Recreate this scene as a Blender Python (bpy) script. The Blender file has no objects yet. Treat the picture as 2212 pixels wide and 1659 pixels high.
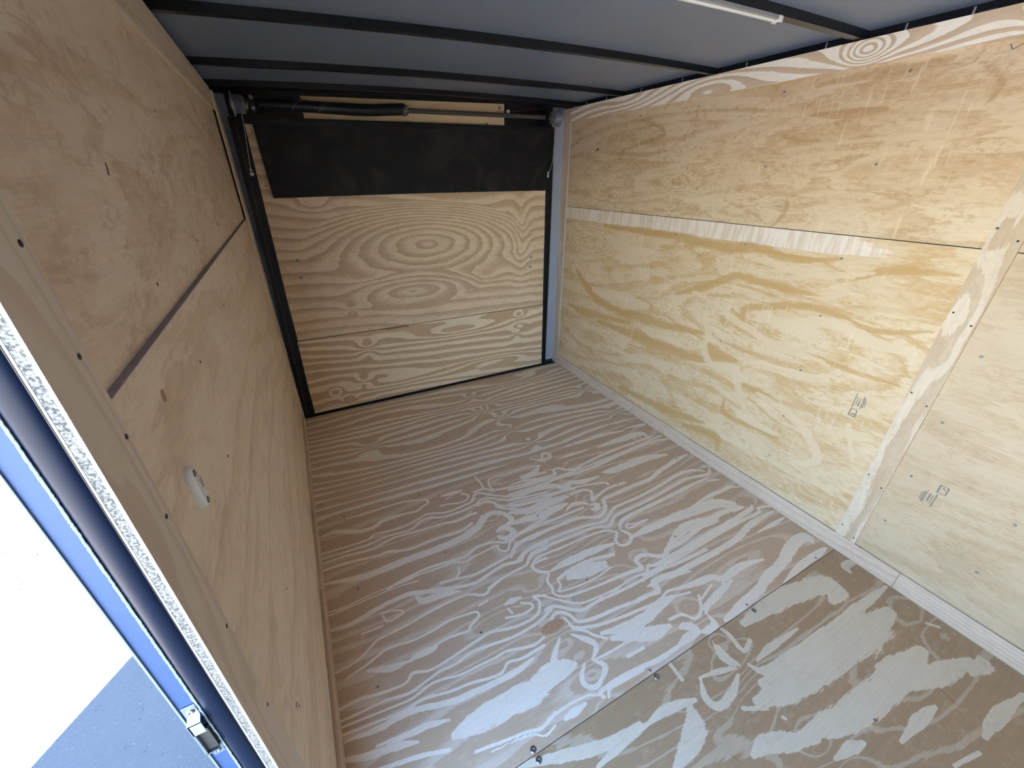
import bpy, bmesh, math, random
import numpy as np
from mathutils import Matrix, Vector

# ------------------------------------------------------------ camera
SC = bpy.context.scene
COL = SC.collection
cam = bpy.data.cameras.new('camera'); cam_o = bpy.data.objects.new('camera', cam); COL.objects.link(cam_o)
cam.sensor_width = 36.0; cam.lens = 864.1 / 2212 * 36; cam.clip_start = 0.01; cam.clip_end = 300
RT = Vector((0.88674695, -0.46225420, 0.00095956))
DN = Vector((-0.21159849, -0.40775537, -0.88823513))
FW = Vector((0.41098168, 0.78743674, -0.45938811))
m = Matrix((RT, -DN, -FW)).transposed().to_4x4()
m.translation = Vector((0.19277, -2.76159, 1.49484))
cam_o.matrix_world = m
SC.camera = cam_o

# ------------------------------------------------------------ light
world = bpy.data.worlds.new('sky'); SC.world = world; world.use_nodes = True
wn = world.node_tree; wn.nodes.clear()
wo = wn.nodes.new('ShaderNodeOutputWorld'); wb = wn.nodes.new('ShaderNodeBackground')
sky = wn.nodes.new('ShaderNodeTexSky'); sky.sky_type = 'NISHITA'; sky.sun_disc = False
SUN_EL = math.radians(48); SUN_DIR = Vector((0.566, 0.824, 0)).normalized() * math.cos(SUN_EL) + Vector((0, 0, math.sin(SUN_EL)))
sky.sun_elevation = SUN_EL; sky.sun_rotation = math.atan2(SUN_DIR.x, SUN_DIR.y)
sky.air_density = 1.0; sky.dust_density = 0.3; sky.ozone_density = 2.0
wb.inputs['Strength'].default_value = 1.35
tint = wn.nodes.new('ShaderNodeMix'); tint.data_type = 'RGBA'; tint.blend_type = 'MULTIPLY'; tint.inputs[0].default_value = 1.0
tint.inputs[7].default_value = (0.88, 0.97, 1.02, 1)
wn.links.new(sky.outputs[0], tint.inputs[6]); wn.links.new(tint.outputs[2], wb.inputs[0]); wn.links.new(wb.outputs[0], wo.inputs[0])
sl = bpy.data.lights.new('sun', 'SUN'); sl.energy = 380.0; sl.angle = math.radians(0.53); sl.color = (1.0, 0.95, 0.82)
slo = bpy.data.objects.new('sun', sl); COL.objects.link(slo)
slo.rotation_euler = SUN_DIR.to_track_quat('Z', 'Y').to_euler()
SC.view_settings.view_transform = 'Standard'; SC.view_settings.look = 'None'
SC.view_settings.exposure = 1.35; SC.view_settings.gamma = 1.0; SC.view_settings.use_curve_mapping = False
SC.cycles.max_bounces = 14; SC.cycles.diffuse_bounces = 10; SC.cycles.glossy_bounces = 5
SC.cycles.caustics_reflective = False; SC.cycles.caustics_refractive = False
SC.cycles.use_denoising = True; SC.cycles.sample_clamp_indirect = 12

# ------------------------------------------------------------ dimensions (metres; x across, y towards the ramp door, z up)
W = 2.074                 # inside width, between the faces of the trim strips
TH = 0.0095               # thickness of plywood and strips
DOOR_A, DOOR_B = -2.350, -3.180   # side door opening in the left wall
YF = -4.30                # front end of the body
HL, HR = 1.862, 1.914     # top of the wall panels, left and right
ZG = -0.45                # ground
def zc(x): t = x / W; return 1.872 + 0.0222 * x + 0.017 * 4 * t * (1 - t)    # underside of the roof bows
YB = 0.14                 # outer rear end of the body

# ------------------------------------------------------------ helpers
def empty(name, loc=(0, 0, 0), parent=None):
    o = bpy.data.objects.new(name, None); COL.objects.link(o); o.location = loc
    o.empty_display_size = 0.05
    if parent: o.parent = parent
    return o
def tag(o, label=None, cat=None, group=None, kind=None):
    if label: o['label'] = label
    if cat: o['category'] = cat
    if group: o['group'] = group
    if kind: o['kind'] = kind
    return o
def wloc(o):
    v = o.location.copy()
    if o.parent: v += wloc(o.parent) + o.matrix_parent_inverse.translation
    return v
def link(name, me, parent=None):
    o = bpy.data.objects.new(name, me); COL.objects.link(o)
    if parent:
        o.parent = parent
        o.matrix_parent_inverse = Matrix.Translation(-wloc(parent))
    return o
def obj(name, bm, mat, parent=None, smooth=False):
    me = bpy.data.meshes.new(name)
    bmesh.ops.recalc_face_normals(bm, faces=bm.faces[:])
    bm.to_mesh(me); bm.free()
    if smooth:
        for p in me.polygons: p.use_smooth = True
        me.set_sharp_from_angle(angle=0.8)
    if not isinstance(mat, (list, tuple)): mat = [mat]
    for m_ in mat: me.materials.append(m_)
    return link(name, me, parent)
def box(bm, a, b, bevel=0.0):
    a, b = Vector(a), Vector(b)
    r = bmesh.ops.create_cube(bm, size=1.0)
    c = (a + b) / 2; s = b - a
    for v in r['verts']: v.co = Vector((c.x + v.co.x * s.x, c.y + v.co.y * s.y, c.z + v.co.z * s.z))
    if bevel:
        es = list({e for v in r['verts'] for e in v.link_edges})
        bmesh.ops.bevel(bm, geom=es, offset=bevel, segments=2, affect='EDGES', profile=0.6)
    return bm
def bx(a, b, bevel=0.0): return box(bmesh.new(), a, b, bevel)
def slab(bm, quad, off):
    """quad (4 points) extruded by the vector off"""
    off = Vector(off)
    v = [bm.verts.new(Vector(q)) for q in quad]; w = [bm.verts.new(Vector(q) + off) for q in quad]
    bm.faces.new(v); bm.faces.new(w[::-1])
    n = len(quad)
    for i in range(n): bm.faces.new((v[i], w[i], w[(i + 1) % n], v[(i + 1) % n]))
    return bm
def tube(bm, pts, r, seg=8, caps=True):
    pts = [Vector(p) for p in pts]; n = len(pts)
    rs = r if isinstance(r, (list, tuple)) else [r] * n
    rings = []; up = None
    for i, p in enumerate(pts):
        t = (pts[min(i + 1, n - 1)] - pts[max(i - 1, 0)]).normalized()
        if up is None: up = t.orthogonal().normalized()
        up = (up - t * up.dot(t)).normalized(); s = t.cross(up)
        rings.append([bm.verts.new(p + (up * math.cos(2 * math.pi * k / seg) + s * math.sin(2 * math.pi * k / seg)) * rs[i]) for k in range(seg)])
    for i in range(n - 1):
        for k in range(seg):
            bm.faces.new((rings[i][k], rings[i][(k + 1) % seg], rings[i + 1][(k + 1) % seg], rings[i + 1][k]))
    if caps: bm.faces.new(rings[0][::-1]); bm.faces.new(rings[-1])
    return bm
def lathe(bm, c, axis, prof, seg=28):
    """prof: list of (distance along axis, radius)"""
    c = Vector(c); axis = Vector(axis).normalized(); a = axis.orthogonal().normalized(); b = axis.cross(a)
    rings = []
    for d, r in prof:
        rings.append([bm.verts.new(c + axis * d + (a * math.cos(2 * math.pi * k / seg) + b * math.sin(2 * math.pi * k / seg)) * max(r, 1e-5)) for k in range(seg)])
    for i in range(len(rings) - 1):
        for k in range(seg):
            bm.faces.new((rings[i][k], rings[i][(k + 1) % seg], rings[i + 1][(k + 1) % seg], rings[i + 1][k]))
    bm.faces.new(rings[0][::-1]); bm.faces.new(rings[-1])
    return bm

# ------------------------------------------------------------ materials
class NT:
    def __init__(s, name):
        s.m = bpy.data.materials.new(name); s.m.use_nodes = True; s.t = s.m.node_tree
        s.b = s.t.nodes['Principled BSDF']
    def n(s, ty, **kw):
        nd = s.t.nodes.new(ty)
        for k, v in kw.items(): setattr(nd, k, v)
        return nd
    def l(s, a, b): s.t.links.new(a, b)
    def put(s, sock, v):
        if hasattr(v, 'links') or isinstance(v, bpy.types.NodeSocket): s.l(v, sock)
        else: sock.default_value = v
    def math(s, op, a, b=0.0, c=0.0, clamp=False):
        nd = s.n('ShaderNodeMath', operation=op); nd.use_clamp = clamp
        s.put(nd.inputs[0], a); s.put(nd.inputs[1], b); s.put(nd.inputs[2], c); return nd.outputs[0]
    def smooth(s, v, lo, hi, a=0.0, b=1.0):
        nd = s.n('ShaderNodeMapRange', interpolation_type='SMOOTHSTEP')
        s.put(nd.inputs[0], v); s.put(nd.inputs[1], lo); s.put(nd.inputs[2], hi); s.put(nd.inputs[3], a); s.put(nd.inputs[4], b)
        return nd.outputs[0]
    def mix(s, f, a, b, mode='MIX'):
        nd = s.n('ShaderNodeMix', data_type='RGBA', blend_type=mode)
        s.put(nd.inputs[0], f)
        for i, v in ((6, a), (7, b)):
            if isinstance(v, tuple): nd.inputs[i].default_value = (*v, 1) if len(v) == 3 else v
            else: s.l(v, nd.inputs[i])
        return nd.outputs[2]
    def noise(s, vec, scale=1.0, detail=3.0, rough=0.5, dist=0.0):
        nd = s.n('ShaderNodeTexNoise'); s.put(nd.inputs['Vector'], vec)
        nd.inputs['Scale'].default_value = scale; nd.inputs['Detail'].default_value = detail
        nd.inputs['Roughness'].default_value = rough; nd.inputs['Distortion'].default_value = dist
        return nd.outputs['Fac']
    def comb(s, x, y, z):
        nd = s.n('ShaderNodeCombineXYZ'); s.put(nd.inputs[0], x); s.put(nd.inputs[1], y); s.put(nd.inputs[2], z); return nd.outputs[0]
    def bump(s, h, strength, dist):
        nd = s.n('ShaderNodeBump'); nd.inputs['Strength'].default_value = strength; nd.inputs['Distance'].default_value = dist
        s.l(h, nd.inputs['Height']); s.l(nd.outputs[0], s.b.inputs['Normal'])

def wood(name, light, tan, deep, duty=0.42, contrast=1.0, cloud=0.35, scuff=0.0, jag=0.30, warp=0.5, soft=0.10, rough=0.52, fleck=0.6, blotch=0.0, streak=1.0, mottle=0.25, traced=0.0, overlay=0.0):
    """rotary-cut pine plywood: 'ring' is the growth ring height laid out per sheet, 'grain' = (along, across, seed)"""
    t = NT(name)
    ga = t.n('ShaderNodeAttribute', attribute_name='grain'); ra = t.n('ShaderNodeAttribute', attribute_name='ring')
    sx = t.n('ShaderNodeSeparateXYZ'); t.l(ga.outputs['Vector'], sx.inputs[0])
    u, v, sd = sx.outputs[0], sx.outputs[1], sx.outputs[2]
    M = lambda a, k: t.math('MULTIPLY', a, k)
    n1 = t.noise(t.comb(M(u, 1.7), M(v, 8.5), sd), 1, 3, 0.55)
    n2 = t.noise(t.comb(M(u, 10.0), M(v, 100.0), t.math('ADD', sd, 3.1)), 1, 4, 0.6)
    n3 = t.noise(t.comb(M(u, 1.5), M(v, 5.0), t.math('ADD', sd, 7.7)), 1, 2)
    r = t.math('ADD', ra.outputs['Fac'], t.math('ADD', M(t.math('SUBTRACT', n1, 0.5), warp * 2), M(t.math('SUBTRACT', n2, 0.5), jag * 2)))
    f = t.math('FRACT', r)
    d = t.math('ADD', duty, M(t.math('SUBTRACT', n3, 0.5), 0.9))
    d = t.math('MINIMUM', t.math('MAXIMUM', d, 0.10), 0.82)
    up = t.smooth(f, d, t.math('ADD', d, soft)); dn = t.smooth(f, 0.965, 1.0)
    mask = t.math('MULTIPLY', up, t.math('SUBTRACT', 1.0, dn))
    if traced:
        la = t.n('ShaderNodeAttribute', attribute_name='lite')
        nj = t.noise(t.comb(M(u, 22.0), M(v, 190.0), t.math('ADD', sd, 2.2)), 1, 3, 0.6)
        nk = t.noise(t.comb(M(u, 7.0), M(v, 22.0), t.math('ADD', sd, 5.2)), 1, 3, 0.55)
        lv = t.math('ADD', la.outputs['Fac'], t.math('ADD', M(t.math('SUBTRACT', nj, 0.5), 0.42), M(t.math('SUBTRACT', nk, 0.5), 0.48)))
        tmask = t.math('SUBTRACT', 1.0, t.smooth(lv, 0.41, 0.48))
        f = t.math('SUBTRACT', 0.98, M(lv, 1.1))
        mask = t.math('MULTIPLY', tmask, t.math('ADD', M(mask, 0.42), 0.58))
    # within a tan band the colour deepens towards the ring's sharp edge
    inner = t.smooth(f, t.math('ADD', d, 0.05), 0.98)
    tancol = t.mix(M(inner, 0.55), tan, deep)
    col = t.mix(M(mask, contrast), light, tancol)
    n4 = t.noise(t.comb(M(u, 2.2), M(v, 6.5), t.math('ADD', sd, 13.0)), 1, 5, 0.62, 0.4)
    cl = t.smooth(n4, 0.40, 0.66)
    col = t.mix(M(cl, cloud), col, tan)
    if blotch:
        n8 = t.noise(t.comb(M(u, 5.5), M(v, 14.0), t.math('ADD', sd, 31.0)), 1, 6, 0.66, 0.8)
        col = t.mix(M(t.smooth(n8, 0.49, 0.60), blotch), col, light)
        col = t.mix(M(t.smooth(n8, 0.44, 0.36), blotch * 0.8), col, deep)
    n5 = t.noise(t.comb(M(u, 8.0), M(v, 430.0), sd), 1, 3, 0.6)
    n5b = t.noise(t.comb(M(u, 30.0), M(v, 1500.0), sd), 1, 2, 0.6)
    st = t.math('ADD', M(t.math('SUBTRACT', n5, 0.5), 0.30 * streak), M(t.math('SUBTRACT', n5b, 0.5), 0.16 * streak))
    hs = t.n('ShaderNodeHueSaturation'); t.l(col, hs.inputs['Color']); t.put(hs.inputs['Value'], t.math('ADD', 1.0, st)); col = hs.outputs[0]
    n6 = t.noise(t.comb(M(u, 26.0), M(v, 300.0), t.math('ADD', sd, 21.0)), 1, 2, 0.5)
    col = t.mix(M(t.smooth(n6, 0.70, 0.78), fleck), col, deep)
    if mottle:
        nm = t.noise(t.comb(M(u, 38.0), M(v, 70.0), t.math('ADD', sd, 61.0)), 1, 5, 0.7)
        nm2 = t.noise(t.comb(M(u, 9.0), M(v, 16.0), t.math('ADD', sd, 67.0)), 1, 3, 0.6)
        col = t.mix(t.math('MULTIPLY', t.smooth(nm, 0.44, 0.62), M(t.smooth(nm2, 0.38, 0.62), 0.55 * mottle)), col, deep)
        col = t.mix(t.math('MULTIPLY', t.smooth(nm, 0.52, 0.38), M(t.smooth(nm2, 0.60, 0.40), 0.55 * mottle)), col, light)
    pa = t.n('ShaderNodeAttribute', attribute_name='pale')
    npz = t.noise(t.comb(M(u, 70.0), M(v, 8.0), sd), 1, 3, 0.5); npf = t.noise(t.comb(M(u, 2.2), M(v, 60.0), sd), 1, 3, 0.5)
    pm = t.smooth(t.math('ADD', pa.outputs['Fac'], M(t.math('SUBTRACT', npf, 0.5), 0.5)), 0.47, 0.56)
    col = t.mix(pm, col, t.mix(t.smooth(npz, 0.38, 0.62), (0.69, 0.58, 0.48), (0.80, 0.72, 0.64)))
    if overlay:
        la = t.n('ShaderNodeAttribute', attribute_name='lite'); da = t.n('ShaderNodeAttribute', attribute_name='dark')
        nj = t.noise(t.comb(M(u, 16.0), M(v, 90.0), t.math('ADD', sd, 2.2)), 1, 4, 0.65); njo = M(t.math('SUBTRACT', nj, 0.5), 1.1)
        col = t.mix(M(t.smooth(t.math('ADD', da.outputs['Fac'], njo), 0.30, 0.75), overlay), col, deep)
        col = t.mix(M(t.smooth(t.math('ADD', la.outputs['Fac'], njo), 0.38, 0.56), overlay), col, light)
    if scuff:
        n7 = t.noise(t.comb(M(u, 75.0), M(v, 7.0), t.math('ADD', sd, 40.0)), 1, 3, 0.55)
        n7m = t.noise(t.comb(M(u, 5.0), M(v, 6.0), t.math('ADD', sd, 50.0)), 1, 3, 0.5)
        sm = t.math('MULTIPLY', t.smooth(n7, 0.56, 0.68), t.smooth(n7m, 0.50, 0.62))
        col = t.mix(M(sm, scuff), col, (min(1, light[0] * 1.12), min(1, light[1] * 1.14), min(1, light[2] * 1.18)))
    t.l(col, t.b.inputs['Base Color'])
    t.b.inputs['Roughness'].default_value = rough
    t.b.inputs['Specular IOR Level'].default_value = 0.35
    t.bump(t.math('ADD', n5, M(mask, 0.4)), 0.25, 0.0006)
    return t.m

def plain(name, col, rough=0.5, metal=0.0, spec=0.5, noise=0.0, nscale=30.0, bumpy=0.0, coat=0.0):
    t = NT(name)
    t.b.inputs['Roughness'].default_value = rough; t.b.inputs['Metallic'].default_value = metal
    t.b.inputs['Specular IOR Level'].default_value = spec; t.b.inputs['Coat Weight'].default_value = coat
    t.b.inputs['Coat Roughness'].default_value = 0.08
    tc = t.n('ShaderNodeTexCoord')
    n = t.noise(tc.outputs['Object'], nscale, 5, 0.6)
    f = t.math('MULTIPLY', t.math('SUBTRACT', n, 0.5), noise * 2)
    hs = t.n('ShaderNodeHueSaturation'); hs.inputs['Color'].default_value = (*col, 1); t.put(hs.inputs['Value'], t.math('ADD', 1.0, f))
    t.l(hs.outputs[0], t.b.inputs['Base Color'])
    if bumpy: t.bump(n, 0.3, bumpy)
    return t.m

M_FLOOR = wood('floor_plywood', (0.92, 0.86, 0.75), (0.68, 0.53, 0.38), (0.60, 0.44, 0.30), duty=0.34, cloud=0.12, jag=0.14, warp=0.30, soft=0.07, fleck=0.35, rough=0.45)
M_FLOOR_MID = wood('floor_plywood_mid', (0.95, 0.85, 0.72), (0.66, 0.49, 0.345), (0.60, 0.43, 0.285), duty=0.10, cloud=0.08, jag=0.20, warp=0.30, soft=0.25, fleck=0.3, rough=0.42, traced=0.9)
M_FLOOR_NEAR = wood('floor_plywood_coarse', (0.82, 0.71, 0.55), (0.49, 0.34, 0.21), (0.44, 0.295, 0.17), duty=0.10, traced=0.94, cloud=0.10, jag=0.14, warp=0.45, soft=0.06, fleck=0.35, rough=0.45)
M_RIGHT = wood('golden_plywood', (0.70, 0.56, 0.40), (0.56, 0.40, 0.24), (0.44, 0.28, 0.14), duty=0.50, contrast=0.70, cloud=0.5, scuff=0.7, mottle=1.0, overlay=0.60, jag=0.34, warp=0.7, soft=0.2, blotch=0.45, fleck=0.4)
M_RIGHT_LOW = wood('golden_plywood_low', (0.70, 0.56, 0.385), (0.58, 0.40, 0.22), (0.52, 0.33, 0.14), duty=0.52, contrast=0.80, cloud=0.35, scuff=0.5, mottle=1.0, overlay=0.85, jag=0.30, warp=0.6, soft=0.22, blotch=0.5, fleck=0.35)
M_RIGHT_PALE = wood('pale_plywood', (0.58, 0.46, 0.325), (0.49, 0.36, 0.23), (0.41, 0.28, 0.16), mottle=0.8, duty=0.55, contrast=0.55, cloud=0.35, scuff=0.1, jag=0.3, warp=0.8, soft=0.3, blotch=0.3, fleck=0.4)
M_LEFT = wood('rosy_plywood', (0.80, 0.67, 0.54), (0.73, 0.56, 0.42), (0.50, 0.34, 0.22), mottle=0.9, duty=0.50, contrast=0.65, cloud=0.45, scuff=0.3, jag=0.2, warp=0.9, soft=0.22, blotch=0.45, fleck=0.8, streak=0.9)
M_LEFT_LOW = wood('rosy_plywood_low', (0.82, 0.69, 0.55), (0.72, 0.56, 0.41), (0.54, 0.38, 0.25), mottle=0.6, duty=0.52, contrast=0.60, cloud=0.4, jag=0.25, warp=0.8, soft=0.3, blotch=0.35, fleck=0.4, streak=1.0)
M_DOOR_UP = wood('ramp_plywood_upper', (0.80, 0.66, 0.50), (0.66, 0.50, 0.35), (0.46, 0.32, 0.20), duty=0.30, contrast=1.0, cloud=0.25, mottle=0.6, jag=0.12, warp=0.55, soft=0.40, fleck=0.3)
M_DOOR_LOW = wood('ramp_plywood_lower', (0.82, 0.71, 0.55), (0.60, 0.44, 0.29), (0.52, 0.36, 0.22), duty=0.40, cloud=0.10, jag=0.14, warp=0.40, soft=0.09, fleck=0.3)
M_STRIP_TOP = wood('top_strip_wood', (0.93, 0.89, 0.82), (0.66, 0.53, 0.41), (0.58, 0.43, 0.31), duty=0.42, cloud=0.05, jag=0.10, warp=0.35, soft=0.08, fleck=0.3)
M_STRIP_MID = wood('batten_wood', (0.68, 0.57, 0.45), (0.53, 0.40, 0.28), (0.45, 0.32, 0.20), mottle=0.6, duty=0.50, contrast=0.85, cloud=0.15, jag=0.22, warp=0.6, soft=0.1, fleck=0.6)
M_STRIP_BASE = wood('base_strip_wood', (0.66, 0.52, 0.42), (0.54, 0.40, 0.29), (0.43, 0.31, 0.21), mottle=0.5, duty=0.5, contrast=0.5, cloud=0.3, jag=0.2, warp=0.3, soft=0.3, fleck=0.3)
M_STRIP_LEFT = wood('door_strip_wood', (0.70, 0.61, 0.52), (0.62, 0.50, 0.41), (0.52, 0.39, 0.31), duty=0.5, contrast=0.6, cloud=0.25, jag=0.06, warp=0.25, soft=0.35, fleck=0.15, streak=0.4)
M_HEADER_PLY = wood('header_plywood', (0.76, 0.60, 0.40), (0.64, 0.45, 0.26), (0.55, 0.35, 0.18), duty=0.6, contrast=0.6, cloud=0.35, jag=0.1, warp=0.5, soft=0.4, fleck=0.1)
M_VENEER = plain('veneer_edge', (0.55, 0.53, 0.50), 0.7, noise=0.10, nscale=120)
def ply_core():
    t = NT('ply_core'); tc = t.n('ShaderNodeTexCoord')
    n = t.noise(tc.outputs['Object'], 420, 4, 0.7)
    c = t.mix(t.smooth(n, 0.38, 0.6), (0.045, 0.04, 0.036), (0.24, 0.23, 0.22))
    t.l(c, t.b.inputs['Base Color']); t.b.inputs['Roughness'].default_value = 0.8; t.bump(n, 0.8, 0.001); return t.m
M_CORE = ply_core()
M_BLACK = plain('black_paint', (0.004, 0.006, 0.012), 0.36, spec=0.35, noise=0.2, nscale=20)
M_BOW = plain('black_gloss_paint', (0.004, 0.006, 0.011), 0.30, spec=0.5, noise=0.15, nscale=25)
M_JAMB = plain('black_door_jamb', (0.004, 0.008, 0.022), 0.42, spec=0.14, noise=0.1, nscale=60)
M_GREY = plain('grey_primer', (0.36, 0.42, 0.56), 0.5, noise=0.04, nscale=60)
M_LINER = plain('grey_roof_liner', (0.19, 0.245, 0.36), 0.38, spec=0.6, noise=0.04, nscale=50)
def mat_flap():
    t = NT('black_rubber'); tc = t.n('ShaderNodeTexCoord')
    n = t.noise(tc.outputs['Object'], 5, 5, 0.6, 0.5)
    c = t.mix(t.smooth(n, 0.45, 0.72), (0.008, 0.009, 0.014), (0.032, 0.031, 0.033))
    t.l(c, t.b.inputs['Base Color']); t.put(t.b.inputs['Roughness'], t.smooth(n, 0.35, 0.7, 0.5, 0.7)); t.b.inputs['Specular IOR Level'].default_value = 0.25; t.bump(n, 0.3, 0.003); return t.m
M_MAT = mat_flap()
M_STEEL = plain('dark_steel', (0.085, 0.078, 0.078), 0.65, spec=0.25, metal=0.0, noise=0.3, nscale=40)
M_ZINC = plain('zinc_plate', (0.62, 0.68, 0.75), 0.28, metal=0.9, noise=0.15, nscale=40)
M_CABLE = plain('galvanised_cable', (0.50, 0.52, 0.55), 0.45, metal=0.6)
M_SPRING = plain('oiled_spring_steel', (0.030, 0.032, 0.038), 0.30, metal=0.6, noise=0.2)
M_CAST = plain('cast_cone', (0.22, 0.20, 0.19), 0.5, metal=0.6, noise=0.3)
M_DRUM = plain('cast_aluminium_drum', (0.34, 0.37, 0.43), 0.45, metal=0.7, noise=0.15)
M_WHITEP = plain('white_plastic', (0.80, 0.81, 0.82), 0.4)
M_GREYP = plain('grey_sticker', (0.32, 0.34, 0.36), 0.5)
M_DARKHOLE = plain('dark_recess', (0.02, 0.018, 0.018), 0.7)
M_SCREW = plain('zinc_screw', (0.30, 0.31, 0.33), 0.3, metal=0.9)
M_NAIL = plain('dark_nail', (0.06, 0.045, 0.04), 0.5, metal=0.3)
M_INK = plain('faded_ink', (0.17, 0.16, 0.17), 0.8, noise=0.6, nscale=900)
M_RED = plain('red_wire', (0.35, 0.03, 0.04), 0.5)
M_LEDA = plain('frosted_diffuser', (0.80, 0.84, 0.90), 0.35, spec=0.5)
M_LEDB = plain('led_aluminium', (0.42, 0.45, 0.50), 0.35, metal=0.5)
M_FLANGE = plain('skylit_flange', (0.035, 0.068, 0.165), 0.5, spec=0.25, noise=0.05, nscale=80)  # black flange; the blue of reflected sky is put into its base colour
M_SEAL = plain('butyl_seal', (0.26, 0.31, 0.36), 0.6, noise=0.25, nscale=300, bumpy=0.001)
M_KNOT = plain('knot_wood', (0.24, 0.12, 0.05), 0.6, noise=0.3, nscale=60)
M_PATCH = plain('wood_patch', (0.55, 0.33, 0.20), 0.55, noise=0.25, nscale=120)
M_SKIN = plain('exterior_skin', (0.60, 0.62, 0.66), 0.4, noise=0.03)
M_STRAP = plain('yellow_strap', (0.62, 0.60, 0.42), 0.6, noise=0.1)
M_BAG = plain('crumpled_plastic', (0.45, 0.62, 0.80), 0.18, spec=0.8, noise=0.2, nscale=60, bumpy=0.003)
def ground_mat():
    t = NT('sandy_gravel'); tc = t.n('ShaderNodeTexCoord'); P = tc.outputs['Object']
    n = t.noise(P, 14, 8, 0.65); n2 = t.noise(P, 1.3, 4, 0.5); n3 = t.noise(P, 90, 4, 0.7)
    c = t.mix(n2, (0.065, 0.065, 0.070), (0.09, 0.089, 0.092))
    c = t.mix(t.smooth(n, 0.36, 0.30), c, (0.05, 0.048, 0.047))
    c = t.mix(t.smooth(n3, 0.62, 0.72), c, (0.17, 0.165, 0.16))
    t.l(c, t.b.inputs['Base Color']); t.b.inputs['Roughness'].default_value = 0.9; t.b.inputs['Specular IOR Level'].default_value = 0.1
    t.bump(t.math('ADD', n, n3), 0.9, 0.012); return t.m
M_GROUND = ground_mat()
M_STONE = plain('small_stone', (0.05, 0.048, 0.047), 0.9, noise=0.4, nscale=30)
M_LEAF = plain('dry_leaf', (0.0018, 0.0019, 0.0016), 0.8, noise=0.4)

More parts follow.
